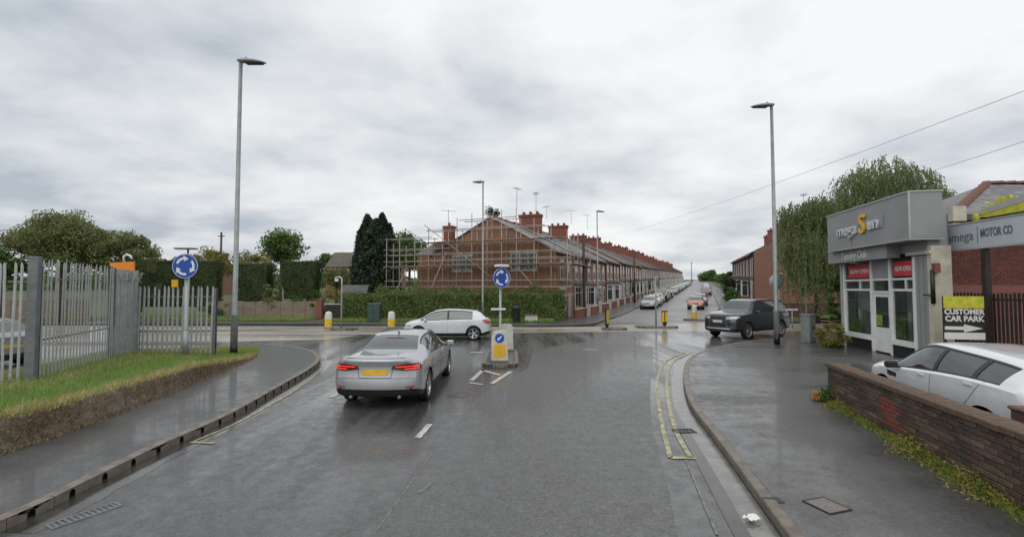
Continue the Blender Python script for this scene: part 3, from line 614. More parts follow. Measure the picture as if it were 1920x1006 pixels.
# ================================================================== VEHICLES
def pchip(xs, ys, x):
    xs = np.array(xs, float); ys = np.array(ys, float); h = np.diff(xs); d = np.diff(ys)/h; m = np.zeros(len(xs))
    for i in range(1, len(xs)-1):
        if d[i-1]*d[i] > 0: w1 = 2*h[i]+h[i-1]; w2 = h[i]+2*h[i-1]; m[i] = (w1+w2)/(w1/d[i-1]+w2/d[i])
    m[0] = d[0]; m[-1] = d[-1]; x = np.clip(x, xs[0], xs[-1]); i = np.clip(np.searchsorted(xs, x)-1, 0, len(h)-1); t = (x-xs[i])/h[i]
    return (2*t**3-3*t**2+1)*ys[i]+(t**3-2*t**2+t)*h[i]*m[i]+(-2*t**3+3*t**2)*ys[i+1]+(t**3-t**2)*h[i]*m[i+1]
CARS = {
 'saloon': dict(L=4.95, H=1.44, zt=[(0,1.00),(.04,1.06),(.10,1.085),(.5,1.10),(.98,1.12),(1.30,1.235),(1.72,1.375),(2.1,1.43),(2.6,1.445),(3.1,1.40),(3.2,1.37),(3.98,1.0),(4.2,.96),(4.65,.86),(4.87,.74),(4.95,.6)],
   zs=[(0,.90),(.3,.97),(1,1.0),(2.5,.955),(3.9,.92),(4.6,.78),(4.95,.55)], w=[(0,.82),(.12,.89),(.4,.925),(1,.94),(3.9,.93),(4.5,.89),(4.8,.78),(4.95,.6)],
   wt=[(0,.72),(.5,.72),(.98,.70),(1.72,.58),(2.6,.60),(3.2,.60),(3.98,.72),(4.6,.68),(4.95,.45)], zb=[(0,.28),(.5,.2),(4.4,.19),(4.95,.25)],
   rear=(1.0,1.72), front=(3.2,3.98), dlo=(1.42,3.78), pil=[2.48], axle=(1.02,3.98), rw=.34, rearp=[(.2,-.10),(.32,-.02),(.5,.03),(.62,.035),(.68,-.02),(.88,-.035),(1.0,0),(1.08,.03)], curv=.20),
 'hatch': dict(L=4.25, H=1.48, zt=[(0,.93),(.06,1.0),(.14,1.06),(.36,1.26),(.55,1.385),(.62,1.395),(1.3,1.46),(2.0,1.485),(2.6,1.43),(2.72,1.40),(3.52,.99),(3.7,.955),(4.05,.85),(4.2,.74),(4.25,.64)],
   zs=[(0,.85),(.2,.99),(1,1.0),(3,.93),(3.5,.90),(4.0,.77),(4.25,.58)], w=[(0,.76),(.1,.83),(.4,.875),(1,.895),(3.3,.885),(3.9,.84),(4.15,.72),(4.25,.58)],
   wt=[(0,.66),(.14,.66),(.62,.56),(2,.60),(2.72,.58),(3.52,.70),(4.0,.62),(4.25,.42)], zb=[(0,.28),(.4,.2),(3.8,.19),(4.25,.24)],
   rear=(.15,.61), front=(2.72,3.52), dlo=(.84,3.36), pil=[2.02], axle=(.78,3.43), rw=.325, rearp=[(.2,-.06),(.35,.02),(.6,.03),(.72,.0),(1.0,0)], curv=.16),
 'suv': dict(L=4.97, H=1.85, zt=[(0,1.14),(.05,1.24),(.12,1.32),(.34,1.66),(.42,1.76),(.6,1.80),(1.6,1.845),(2.6,1.845),(3.05,1.79),(3.12,1.765),(3.66,1.30),(3.9,1.26),(4.6,1.19),(4.85,1.13),(4.93,1.05),(4.97,.9)],
   zs=[(0,1.05),(.2,1.17),(1,1.19),(3.7,1.20),(4.6,1.11),(4.97,.86)], w=[(0,.88),(.1,.94),(.4,.98),(1,1.0),(4.0,.995),(4.6,.97),(4.87,.86),(4.97,.72)],
   wt=[(0,.78),(.12,.78),(.42,.68),(2,.70),(3.12,.68),(3.72,.80),(4.6,.80),(4.97,.6)], zb=[(0,.42),(.5,.32),(4.5,.32),(4.97,.34)],
   rear=(.12,.42), front=(3.12,3.66), dlo=(.48,3.56), pil=[2.33,1.28], axle=(1.0,3.92), rw=.385, rearp=[(.3,0),(.6,.03),(1.0,0)], curv=.12),
 'coupe_suv': dict(L=4.37, H=1.63, zt=[(0,1.0),(.06,1.08),(.16,1.15),(.42,1.40),(.55,1.46),(.75,1.50),(1.6,1.585),(2.3,1.62),(2.62,1.58),(2.7,1.555),(3.42,1.13),(3.6,1.10),(4.1,1.0),(4.27,.9),(4.37,.75)],
   zs=[(0,.98),(.2,1.14),(.9,1.17),(3.3,1.01),(4.1,.92),(4.37,.68)], w=[(0,.84),(.1,.90),(.4,.95),(1,.975),(3.5,.965),(4.0,.93),(4.27,.80),(4.37,.66)],
   wt=[(0,.72),(.16,.72),(.55,.60),(2,.66),(2.7,.64),(3.42,.78),(4.1,.74),(4.37,.5)], zb=[(0,.36),(.5,.26),(3.9,.26),(4.37,.3)],
   rear=(.16,.55), front=(2.7,3.42), dlo=(.62,3.3), pil=[2.02,1.12], axle=(.83,3.49), rw=.37, rearp=[(.3,0),(.6,.03),(1.0,0)], curv=.14)}
def car_shell(sp):
    L = sp['L']; st = set(np.round(np.linspace(0, L, 44), 4)) | {.02, .05, L-.02, L-.05}
    brk = [*sp['rear'], *sp['front'], *sp['dlo']]+[p+d for p in sp['pil'] for d in (-.045, .045)]
    st = sorted([s for s in st if all(abs(s-b) > .03 for b in brk)]+brk); st = np.array(st)
    cv = {k: pchip([p[0] for p in sp[k]], [p[1] for p in sp[k]], st) for k in ('zt', 'zs', 'w', 'wt', 'zb')}
    half = []
    for i in range(len(st)):
        zt, zs, w, wt, zb = (cv[k][i] for k in ('zt', 'zs', 'w', 'wt', 'zb')); zs = min(zs, zt-.02); ch = zt-zs; wt = min(wt, w*.93); ed = min(.055, ch*.3)
        a = (w*.925, zs); b = (wt, zt-ed)
        lp_ = lambda f: (a[0]+(b[0]-a[0])*f+.035*math.sin(math.pi*f)*min(1, ch/.4), a[1]+(b[1]-a[1])*f)
        half.append([(0, zb), (.82*w, zb), (.95*w, zb+.045), (.985*w, zb+.15), (w, zb+.42*(zs-zb)), (w*1.0, zb+.66*(zs-zb)), (w*.992, zb+.84*(zs-zb)), (w*.972, zs-.035), a, lp_(.07), lp_(.35), lp_(.65), lp_(.92), b, (wt*.93, zt-ed*.35), (wt*.6, zt-ed*.08), (wt*.3, zt), (0, zt)])
    nh = len(half[0]); V = []; F = []; Mi = []; ring = 2*nh-2
    for i, h in enumerate(half):
        for (y, z) in h: V.append([st[i]-L/2, y, z])
        for (y, z) in h[-2:0:-1]: V.append([st[i]-L/2, -y, z])
    x0d, x1d = sp['dlo']
    for i in range(len(st)-1):
        xm = (st[i]+st[i+1])/2; ch = ((cv['zt'][i]-cv['zs'][i])+(cv['zt'][i+1]-cv['zs'][i+1]))/2
        for k in range(ring):
            kk = k if k < nh-1 else ring-1-k
            mi = 0
            if 9 <= kk <= 11 and x0d < xm < x1d and ch > .10:
                mi = 1
                if any(abs(xm-p) < .046 for p in sp['pil']): mi = 4
            if kk >= 14:
                if sp['front'][0] < xm < sp['front'][1]: mi = 2
                if sp['rear'][0] < xm < sp['rear'][1]: mi = 3
            if kk in (8, 12) and x0d-.02 < xm < x1d+.02 and ch > .10: mi = 4
            if kk == 13 and sp['front'][0] < xm < sp['front'][1]-.04 and False: mi = 4
            if kk <= 2: mi = 6
            a = i*ring+k; b = i*ring+(k+1) % ring
            F.append((a, b, b+ring, a+ring)); Mi.append(mi)
    # end caps as a grid of rows between left and right points
    NY = 8
    for end in (0, 1):
        base = (len(st)-1)*ring if end else 0; rows = []
        for k in range(nh):
            l = base+k; r = base+(ring-k if 0 < k < nh-1 else k)
            if k in (0, nh-1): rows.append([l]*(NY+1)); continue
            row = [l]
            for j in range(1, NY):
                f = j/NY; a = V[l]; b = V[r]; V.append([a[0]+(b[0]-a[0])*f, a[1]+(b[1]-a[1])*f, a[2]]); row.append(len(V)-1)
            row.append(r); rows.append(row)
        for k in range(nh-1):
            for j in range(NY):
                q = [rows[k][j], rows[k][j+1], rows[k+1][j+1], rows[k+1][j]]; q = list(dict.fromkeys(q))
                if len(q) > 2: F.append(tuple(q if end else q[::-1])); Mi.append(6 if k <= 2 else 0)
    rp_ = sp['rearp']; wm = max(p[1] for p in sp['w'])
    for v in V:
        for sgn in (-1, 1):
            d = (v[0]+L/2) if sgn < 0 else (L/2-v[0])
            if d < .55:
                bl = (1-d/.55)**1.5; off = np.interp(v[2], [p[0] for p in rp_], [p[1] for p in rp_]) if sgn < 0 else np.interp(v[2], [.2, .35, .5, .62, .9], [-.04, .02, .02, 0, 0])
                v[0] += sgn*(off*bl)-sgn*sp['curv']*bl*(abs(v[1])/wm)**2.6
    me = bpy.data.meshes.new('shell'); me.from_pydata(V, [], F); me.polygons.foreach_set('material_index', Mi)
    o = bpy.data.objects.new('shell', me); S.collection.objects.link(o)
    for _ in range(7): me.materials.append(M['black'])
    recalc(o); bm = bmesh.new(); bm.from_mesh(o.data); bmesh.ops.remove_doubles(bm, verts=bm.verts, dist=.0005)
    if bm.calc_volume(signed=True) < 0: bmesh.ops.reverse_faces(bm, faces=bm.faces)
    bm.to_mesh(o.data); bm.free()
    # wheel housings
    mb = MB(); r = sp['rw']+.055
    for ax in sp['axle']:
        for sd_ in (-1, 1):
            c = Matrix.Translation((ax-L/2, sd_*(wm+.02), sp['rw']+.01)) @ Matrix.Rotation(R(90), 4, 'X')
            n = 36; vs = [(r*math.cos(2*math.pi*k/n), r*math.sin(2*math.pi*k/n), z) for z in (-.33, .33) for k in range(n)]
            mb.add(vs, [tuple(range(n-1, -1, -1)), tuple(range(n, 2*n))]+[(k, (k+1) % n, n+(k+1) % n, n+k) for k in range(n)], 5, True, c)
    cut = mb.build('cut', [M['black']]*7); 
    md = o.modifiers.new('b', 'BOOLEAN'); md.operation = 'DIFFERENCE'; md.object = cut; md.solver = 'EXACT'; md.material_mode = 'INDEX'; md.use_self = True
    dg = bpy.context.evaluated_depsgraph_get(); dg.update(); res = bpy.data.meshes.new_from_object(o.evaluated_get(dg))
    bpy.data.objects.remove(o); bpy.data.objects.remove(cut); return res
def split_mesh(me, idx, islands=False, inset=0):
    bm = bmesh.new(); bm.from_mesh(me); bmesh.ops.delete(bm, geom=[f for f in bm.faces if f.material_index != idx], context='FACES')
    if inset:
        bm.normal_update()
        for v in bm.verts: v.co -= v.normal*inset
    groups = []
    if islands:
        seen = set()
        for f in bm.faces:
            if f in seen: continue
            g = [f]; seen.add(f); q = [f]
            while q:
                c = q.pop()
                for e in c.edges:
                    for n in e.link_faces:
                        if n not in seen: seen.add(n); g.append(n); q.append(n)
            groups.append(g)
    else: groups = [list(bm.faces)]
    out = []
    for g in groups:
        vs = {}; V = []; F = []
        for f in g:
            fi = []
            for v in f.verts:
                if v not in vs: vs[v] = len(V); V.append(v.co.copy())
                fi.append(vs[v])
            F.append(fi)
        m = bpy.data.meshes.new('p'); m.from_pydata(V, [], F); m.polygons.foreach_set('use_smooth', [True]*len(F)); m.update(); m.set_sharp_from_angle(angle=R(38)); out.append(m)
    bm.free(); return out
def patch(bvh, kind, poly, m, name, parent, off=.006, thick=0, sub=.07, origin=None):
    bm = bmesh.new(); vs = [bm.verts.new((p[0], p[1], 0)) for p in poly]; f = bm.faces.new(vs); bmesh.ops.triangulate(bm, faces=[f])
    for _ in range(5):
        es = [e for e in bm.edges if e.calc_length() > sub]
        if not es: break
        bmesh.ops.subdivide_edges(bm, edges=es, cuts=1); bmesh.ops.triangulate(bm, faces=[f for f in bm.faces if len(f.verts) > 3])
    dirs = {'rear': (Vector((-5, 0, 0)), Vector((1, 0, 0))), 'front': (Vector((5, 0, 0)), Vector((-1, 0, 0))), 'left': (Vector((0, 3, 0)), Vector((0, -1, 0))), 'right': (Vector((0, -3, 0)), Vector((0, 1, 0)))}
    o0, d = dirs[kind]
    for v in bm.verts:
        a, b = v.co.x, v.co.y; src = Vector((o0.x, a, b)) if kind in ('rear', 'front') else Vector((a, o0.y, b))
        h, n, i, ds = bvh.ray_cast(src, d)
        if h is None: h, n, i, ds = bvh.find_nearest(Vector((o0.x/5*2.4, a, b)) if kind in ('rear', 'front') else Vector((a, o0.y/3, b)))
        v.co = h-d*off
    bmesh.ops.recalc_face_normals(bm, faces=bm.faces)
    bm.normal_update()
    if sum((f.normal.dot(d) for f in bm.faces)) > 0: bmesh.ops.reverse_faces(bm, faces=bm.faces)
    ed = [e for e in bm.edges if e.is_boundary]; r = bmesh.ops.extrude_edge_only(bm, edges=ed)
    for g in r['geom']:
        if isinstance(g, bmesh.types.BMVert): g.co += d*(off+.004)
    me = bpy.data.meshes.new(name); bm.to_mesh(me); bm.free(); me.polygons.foreach_set('use_smooth', [True]*len(me.polygons)); me.materials.append(m)
    me.update(); me.set_sharp_from_angle(angle=R(35)); return link(name, me, parent)
def seam_line(bvh, kind, pts, parent, w=.008, m=None, name='panel_gap'):
    d = {'left': Vector((0, -1, 0)), 'right': Vector((0, 1, 0)), 'rear': Vector((1, 0, 0)), 'front': Vector((-1, 0, 0))}[kind]; out = []
    pts = [Vector((p[0], p[1])) for p in pts]; P = []
    for a, b in zip(pts, pts[1:]):
        n = max(2, int((b-a).length/.06)); P += [a.lerp(b, k/n) for k in range(n)]
    P.append(pts[-1])
    for p in P:
        src = Vector((-d.x*5, p.x, p.y)) if kind in ('rear', 'front') else Vector((p.x, -d.y*3, p.y)); h, n, i, ds = bvh.ray_cast(src, d)
        if h is not None: out.append(h-d*.0005)
    if len(out) > 1:
        mb = MB(); mb.tube(out, w/2, 5, cap=False); return mb.build(name, m or M['seam'], parent)
def wheel_proto(rw, spokes, rim_m, width=.23, twin=False):
    hub = MB(); rr = rw*.70; hub.lathe([(0, -.06), (rr*.95, -.06), (rr*.95, -.07), (0, -.075)], 28); hub.lathe([(0, .0), (.03, 0), (.035, -.05)], 12)
    w = hub.build('wheel', M['rim_dark']); t = MB(); h = width/2
    t.lathe([(rr, -h*.9), (rr+.012, -h), (rw-.03, -h), (rw-.006, -h*.86), (rw, -h*.6), (rw, h*.6), (rw-.006, h*.86), (rw-.03, h), (rr+.012, h), (rr, h*.9), (rr, -h*.9)], 40); t.build('tyre', M['tyre'], w)
    r_ = MB(); r_.lathe([(rr+.004, h*.93), (rr-.012, h*.96), (rr-.022, h*.8), (rr-.03, -h*.5)], 40); r_.lathe([(.0, h*.72), (.05, h*.70), (.062, h*.5), (.062, -.03)], 20)
    for k in range(spokes):
        for off_ in ((-.09, .09) if twin else (0,)):
            a = 2*math.pi*k/spokes; mt = Matrix.Rotation(a, 4, 'Z'); wd = .024 if twin else .042
            p0 = (.04, off_*.25, h*.60); p1 = (rr-.015, off_*rr*1.9, h*.84); dx_, dy_ = p1[0]-p0[0], p1[1]-p0[1]; ln = math.hypot(dx_, dy_); nx, ny = -dy_/ln*wd, dx_/ln*wd
            vs = [(p0[0]+nx*.8, p0[1]+ny*.8, p0[2]), (p0[0]-nx*.8, p0[1]-ny*.8, p0[2]), (p1[0]-nx, p1[1]-ny, p1[2]), (p1[0]+nx, p1[1]+ny, p1[2])]; vs += [(v[0], v[1], v[2]-.04) for v in vs]
            r_.add(vs, [(0, 1, 2, 3), (7, 6, 5, 4), (0, 4, 5, 1), (1, 5, 6, 2), (2, 6, 7, 3), (3, 7, 4, 0)], 0, False, mt)
    rm = r_.build('rim', rim_m, w); recalc(rm); return w
SHELLS = {}
def make_car(kind, name, label, cat, loc, heading, col, spokes=5, rim='rim', roof=None, lit=False, glassm='car_glass', twin=False, detail=True, plate=('plate_w', 'plate_y'), group=None):
    sp = CARS[kind]; L = sp['L']
    if kind not in SHELLS:
        me = car_shell(sp); bm = bmesh.new(); bm.from_mesh(me); bvh = BVHTree.FromBMesh(bm); bm.free()
        SHELLS[kind] = (me, bvh, dict(body=split_mesh(me, 0), side_window=split_mesh(me, 1, True, .008), windscreen=split_mesh(me, 2, False, .006), rear_window=split_mesh(me, 3, False, .006), window_trim=split_mesh(me, 4), wheel_arch=split_mesh(me, 5, True), sill=split_mesh(me, 6)))
    me, bvh, parts = SHELLS[kind]
    root = thing(name, label, cat, loc, 0, group); root.rotation_euler = (0, 0, heading)
    for pn, mm in (('body', col), ('side_window', M['tint_glass' if 'suv' in kind else glassm]), ('windscreen', M[glassm]), ('rear_window', M['tint_glass' if 'suv' in kind else glassm]), ('window_trim', M['black']), ('wheel_arch', M['rim_dark']), ('sill', M['black'])):
        for q in parts[pn]:
            q2 = q.copy(); q2.materials.clear(); q2.materials.append(mm); link(pn, q2, root)
    wp = wheel_proto(sp['rw'], spokes, M[rim], twin=twin); first = True; wm = max(p[1] for p in sp['w'])
    for ax in sp['axle']:
        for sd_ in (-1, 1):
            w = wp if first else copy_tree(wp, root); first = False; w.parent = root
            w.location = (ax-L/2, sd_*(wm-.125), sp['rw']); w.rotation_euler = (R(-90)*sd_, random.random()*2 if False else 0, 0)
    X = lambda d: d-L/2
    zs = lambda d: float(pchip([p[0] for p in sp['zs']], [p[1] for p in sp['zs']], np.array([d]))[0]); zb = lambda d: float(pchip([p[0] for p in sp['zb']], [p[1] for p in sp['zb']], np.array([d]))[0])
    zt = lambda d: float(pchip([p[0] for p in sp['zt']], [p[1] for p in sp['zt']], np.array([d]))[0])
    cowl = sp['front'][1]; pb_ = sp['pil'][0]
    # door mirrors
    for sd_ in (-1, 1):
        mb = MB(); c = Matrix.Translation((X(cowl-.42), sd_*(wm+.07), zs(cowl-.4)+.05)); mb.box(-.05, -.10, -.07, .07, .10, .07, 0, c, bev=.03); mb.box(-.02, -.10-.06*sd_ if sd_ > 0 else .05, -.07, .03, -.05 if sd_ > 0 else .16, -.03, 1, c)
        mb.build('mirror', [M['black'] if kind == 'coupe_suv' else col, M['black']], root)
    if kind == 'coupe_suv' or kind == 'suv': roofcol = None
    # shut lines and handles on both sides
    for sd_, kd in ((1, 'left'), (-1, 'right')):
        f = cowl-.22; rr_ = sp['axle'][0]+sp['rw']+.10
        seam_line(bvh, kd, [(X(f), zs(f)-.02), (X(f+.06), zs(f)-.3), (X(f+.02), zb(f)+.12)], root)
        seam_line(bvh, kd, [(X(pb_), zs(pb_)-.0), (X(pb_), zb(pb_)+.12)], root)
        seam_line(bvh, kd, [(X(sp['dlo'][0]+.25), zs(1)-.0), (X(sp['axle'][0]+.22), zs(1)-.25), (X(rr_-.0), .62), (X(rr_+.06), zb(1)+.12)], root)
        seam_line(bvh, kd, [(X(f+.04), zb(f)+.12), (X(rr_+.04), zb(rr_)+.12)], root, .010)
        for hx in (pb_+.17, sp['dlo'][0]+.42):
            z = zs(hx)-.10; patch(bvh, kd, [(X(hx), z), (X(hx+.19), z+.0), (X(hx+.19), z+.028), (X(hx), z+.028)], col, 'door_handle', root, off=.022)
    P = lambda *a, **k: patch(bvh, *a, **k)
    if kind == 'saloon':
        for s_ in (-1, 1):
            P('rear', [(s_*.33, .835), (s_*.62, .80), (s_*.89, .81), (s_*.90, .87), (s_*.87, .95), (s_*.60, .945), (s_*.36, .905)], M['tail_dark'] if lit else M['tail'], 'tail_lamp', root, off=.008)
            if lit:
                P('rear', [(s_*.42, .872), (s_*.85, .885), (s_*.85, .905), (s_*.42, .895)], M['tail_on'], 'lamp_strip', root, off=.013)
                P('rear', [(s_*.60, .825), (s_*.87, .835), (s_*.87, .855), (s_*.60, .845)], M['tail_on'], 'lamp_strip', root, off=.013)
            P('right' if s_ < 0 else 'left', [(X(.02), .875), (X(.26), .915), (X(.26), .93), (X(.03), .945)], M['tail'], 'tail_lamp', root, off=.008)
            mb = MB(); mb.tube([(X(.14), s_*.50, .27), (X(.03), s_*.50, .27)], [.032, .034], 12); mb.build('exhaust', M['galv_dark'], root)
            P('rear', [(s_*.62, .455), (s_*.80, .47), (s_*.80, .50), (s_*.62, .485)], M['tail'], 'reflector', root, off=.006)
        P('rear', [(-.26, .72), (.26, .72), (.26, .835), (-.26, .835)], M[plate[1]], 'number_plate', root, off=.016)
        P('rear', [(-.78, .225), (-.5, .24), (.5, .24), (.78, .225), (.84, .38), (.74, .455), (.62, .40), (-.62, .40), (-.74, .455), (-.84, .38)], M['black'], 'bumper_insert', root, off=.008)
        seam_line(bvh, 'rear', [(-.62, 1.03), (-.64, .95)], root); seam_line(bvh, 'rear', [(.62, 1.03), (.64, .95)], root)
        seam_line(bvh, 'rear', [(-.36, .84), (-.33, .665), (.33, .665), (.36, .84)], root, .010)
        seam_line(bvh, 'rear', [(-.86, .64), (-.4, .655), (.4, .655), (.86, .64)], root, .008)
        P('rear', [(-.6, 1.052), (.6, 1.052), (.6, 1.062), (-.6, 1.062)], M['seam'], 'spoiler_gap', root, off=.003)
        P('rear', [(-.22, 1.325), (.22, 1.325), (.22, 1.345), (-.22, 1.345)], M['tail'] if not lit else M['tail_dark'], 'brake_lamp', root, off=.006)
        mb = MB(); mb.tube([(X(1.95), 0, 1.40), (X(1.86), 0, 1.455), (X(1.80), 0, 1.47)], [.03, .018, .01], 8); mb.build('aerial_fin', col, root)
    if kind == 'hatch':
        for s_ in (-1, 1):
            P('rear', [(s_*.50, .78), (s_*.74, .76), (s_*.74, 1.0), (s_*.56, .98), (s_*.50, .90)], M['tail'], 'tail_lamp', root, off=.010)
            P('right' if s_ < 0 else 'left', [(X(.05), .76), (X(.22), .82), (X(.40), .97), (X(.16), 1.01), (X(.06), .97)], M['tail'], 'tail_lamp', root, off=.010)
            P('rear', [(s_*.5, .40), (s_*.66, .40), (s_*.66, .44), (s_*.5, .44)], M['tail'], 'reflector', root)
        P('rear', [(-.26, .62), (.26, .62), (.26, .73), (-.26, .73)], M[plate[1]], 'number_plate', root, off=.012)
        P('rear', [(-.6, .24), (.6, .24), (.62, .34), (-.62, .34)], M['black'], 'bumper_insert', root)
        seam_line(bvh, 'rear', [(-.55, .97), (-.5, .56), (.5, .56), (.55, .97)], root)
    if kind in ('suv', 'coupe_suv'):
        t = .98 if kind == 'suv' else .88
        for s_ in (-1, 1):
            P('rear', [(s_*.66, t-.2), (s_*.86, t-.2), (s_*.88, t+.06), (s_*.66, t+.06)], M['tail'], 'tail_lamp', root, off=.01)
            P('right' if s_ < 0 else 'left', [(X(.06), t-.1), (X(.3), t+.02), (X(.3), t+.07), (X(.06), t+.08)], M['tail'], 'tail_lamp', root, off=.01)
        P('rear', [(-.26, .68), (.26, .68), (.26, .79), (-.26, .79)], M[plate[1]], 'number_plate', root, off=.012)
    # front end
    fz = {'saloon': .62, 'hatch': .66, 'suv': .98, 'coupe_suv': .80}[kind]; fw = sp['w'][-1][1]
    for s_ in (-1, 1):
        a_, b_ = fw*.62, fw+.12
        P('front', [(s_*a_, fz-.05), (s_*b_, fz-.02), (s_*(b_+.02), fz+.07), (s_*a_, fz+.05)], M['head_on'] if lit == 'front' else M['head'], 'headlamp', root, off=.008)
        P('right' if s_ < 0 else 'left', [(X(L-.42), fz+.02), (X(L-.10), fz-.03), (X(L-.10), fz+.07), (X(L-.40), fz+.09)], M['head'], 'headlamp', root, off=.008)
        P('front', [(s_*fw*.70, fz-.36), (s_*(fw+.08), fz-.33), (s_*(fw+.08), fz-.22), (s_*fw*.75, fz-.24)], M['black'], 'fog_lamp_recess', root, off=.006)
    P('front', [(-fw*.56, fz-.06), (fw*.56, fz-.06), (fw*.58, fz+.06), (-fw*.58, fz+.06)], M['black'], 'grille', root, off=.007)
    P('front', [(-fw*.66, fz-.44), (fw*.66, fz-.44), (fw*.6, fz-.26), (-fw*.6, fz-.26)], M['black'], 'lower_grille', root, off=.006)
    P('front', [(-.26, fz-.21), (.26, fz-.21), (.26, fz-.10), (-.26, fz-.10)], M[plate[0]], 'number_plate', root, off=.014)
    if kind == 'suv':
        P('front', [(-fw*.95, fz-.52), (fw*.95, fz-.52), (fw*.9, fz-.465), (-fw*.9, fz-.465)], M['chrome'], 'skid_plate', root, off=.01)
        for s_, kd in ((1, 'left'), (-1, 'right')): P(kd, [(X(1.5), .40), (X(3.4), .40), (X(3.4), .47), (X(1.5), .47)], M['black'], 'side_cladding', root, off=.012)
    if kind == 'coupe_suv':
        for s_, kd in ((1, 'left'), (-1, 'right')):
            P(kd, [(X(3.02), .83), (X(3.30), .84), (X(3.34), .93), (X(3.02), .91)], M['black'], 'side_vent', root, off=.008)
            P(kd, [(X(1.35), .30), (X(3.0), .30), (X(3.0), .42), (X(1.35), .42)], M['black'], 'side_cladding', root, off=.010)
    return root
P_ = dict(silver=paint('silver_paint', (.40, .42, .445), .5, .28), white=paint('white_paint', (.62, .66, .70), 0, .3), slate=paint('dark_grey_paint', (.05, .057, .065), .55, .3), white2=paint('bright_white_paint', (.66, .68, .70), 0, .25),
  grey=paint('mid_grey_paint', (.16, .17, .185), .6, .3), black=paint('black_paint', (.012, .013, .016), .2, .25), blue=paint('dark_blue_paint', (.02, .035, .09), .3, .3), red=paint('dark_red_paint', (.20, .015, .02), .2, .3),
  yellow=paint('yellow_paint', (.72, .50, .04), 0, .3), orange=paint('terracotta_paint', (.45, .15, .06), .2, .35), lsilver=paint('pale_silver_paint', (.33, .35, .38), .4, .3))
make_car('saloon', 'silver_saloon', 'silver saloon with red tail lamps lit, driving away in the near left lane', 'car', (-2.76, 12.15, 0), R(90-1.2), P_['silver'], 5, lit=True, twin=True, plate=('plate_w', 'plate_y'))
make_car('hatch', 'white_hatchback', 'white five door hatchback crossing the junction side on behind the silver saloon', 'car', (-3.2, 23.6, 0), R(180), P_['white'], 5)
hd = math.atan2(-.51, -.86)
make_car('suv', 'dark_grey_suv', 'dark grey tall off-roader turning by the right lamp column', 'car', (12.35, 24.75, 0), hd, P_['slate'], 5, twin=True).scale = (.98, 1, 1.05)
make_car('coupe_suv', 'white_suv', 'white coupe-roofed off-roader parked behind the low brick wall', 'car', (7.80, 7.72, .12), R(90-13), P_['white2'], 5).scale = (.97, .97, .91)
make_car('hatch', 'silver_hatchback', 'silver hatchback with red tail lamps seen through the palisade fence on the far left', 'car', (-16.9, 14.3, .13), R(180-8), P_['lsilver'], 5)
KINDS = [('hatch', 'lsilver', 'silver hatchback'), ('saloon', 'white2', 'white saloon'), ('hatch', 'yellow', 'small yellow hatchback'), ('suv', 'black', 'black off-roader'), ('hatch', 'blue', 'dark blue hatchback'), ('saloon', 'black', 'black saloon'), ('hatch', 'grey', 'grey hatchback')]
proto = {}; ORD = 'ninth tenth eleventh twelfth thirteenth fourteenth fifteenth sixteenth seventeenth eighteenth nineteenth twentieth twenty-first twenty-second'.split()
def parked(key, label, t, q, up=True, small=.95, group='cars parked along the side street'):
    kind, c, nm = key
    if key not in proto: r_ = proto[key] = make_car(kind, nm.replace(' ', '_').replace('-', '_'), label, 'car', (0, 0, 0), 0, P_[c], group=group)
    else: r_ = copy_tree(proto[key]); r_['label'] = label; r_['group'] = group
    p = street(t, q, .006); r_.location = p; sl = math.atan((hh(t+2)-hh(t-2))/4)
    r_.rotation_euler = (0, -sl if up else sl, ANG if up else ANG+math.pi); r_.scale = (small,)*3; return r_
K = {k[2]: k for k in KINDS}
row = [(18.3, 'silver hatchback', 'silver hatchback parked nearest the junction on the left of the side street'), (23.6, 'white saloon', 'white saloon parked right behind the first silver hatchback'), (29.2, 'small yellow hatchback', 'yellow hatchback in the left row of parked cars'),
 (34.2, 'black off-roader', 'black off-roader parked directly behind the yellow hatchback'), (40, 'dark blue hatchback', 'dark blue hatchback parked after the black off-roader'), (46.5, 'black saloon', 'black saloon parked after the dark blue hatchback, left row'), (60, 'silver hatchback', 'silver hatchback after the gap halfway up the left row'), (65.5, 'grey hatchback', 'grey hatchback behind the silver one halfway up the left row')]
for t, k, l in row: parked(K[k], l, t, 5.15, up=(k == 'black saloon'), small=.88 if 'yellow' in k else .95)
cyc = ['dark blue hatchback', 'silver hatchback', 'black saloon', 'white saloon', 'grey hatchback', 'dark blue hatchback', 'black saloon', 'silver hatchback', 'grey hatchback', 'white saloon', 'dark blue hatchback', 'silver hatchback', 'black saloon', 'grey hatchback']
for i, k in enumerate(cyc): parked(K[k], '%s far up the hill, %s in the left row of parked cars' % (k, ORD[i]), 73+i*6.3+random.uniform(-.5, .5), 5.15, up=i % 3 == 0)
parked(('hatch', 'orange', 'terracotta hatchback'), 'terracotta hatchback coming down the right side of the side street', 19, 10.0, up=False)
parked(K['silver hatchback'], 'silver hatchback following the terracotta one down the side street', 26, 10.4, up=False, group='cars on the right of the side street')
parked(('hatch', 'red', 'dark red hatchback'), 'dark red hatchback parked on the right halfway up the side street', 56, 11.2, up=False, group='cars on the right of the side street')
ORD = 'first second third fourth fifth sixth'.split()
for i, k in enumerate(['grey hatchback', 'dark blue hatchback', 'white saloon', 'black saloon', 'silver hatchback', 'grey hatchback']): parked(K[k], '%s far up the hill, %s beyond the dark red one on the right' % (k, ORD[i]), 68+i*7.0, 11.3, up=False, group='cars on the right of the side street')
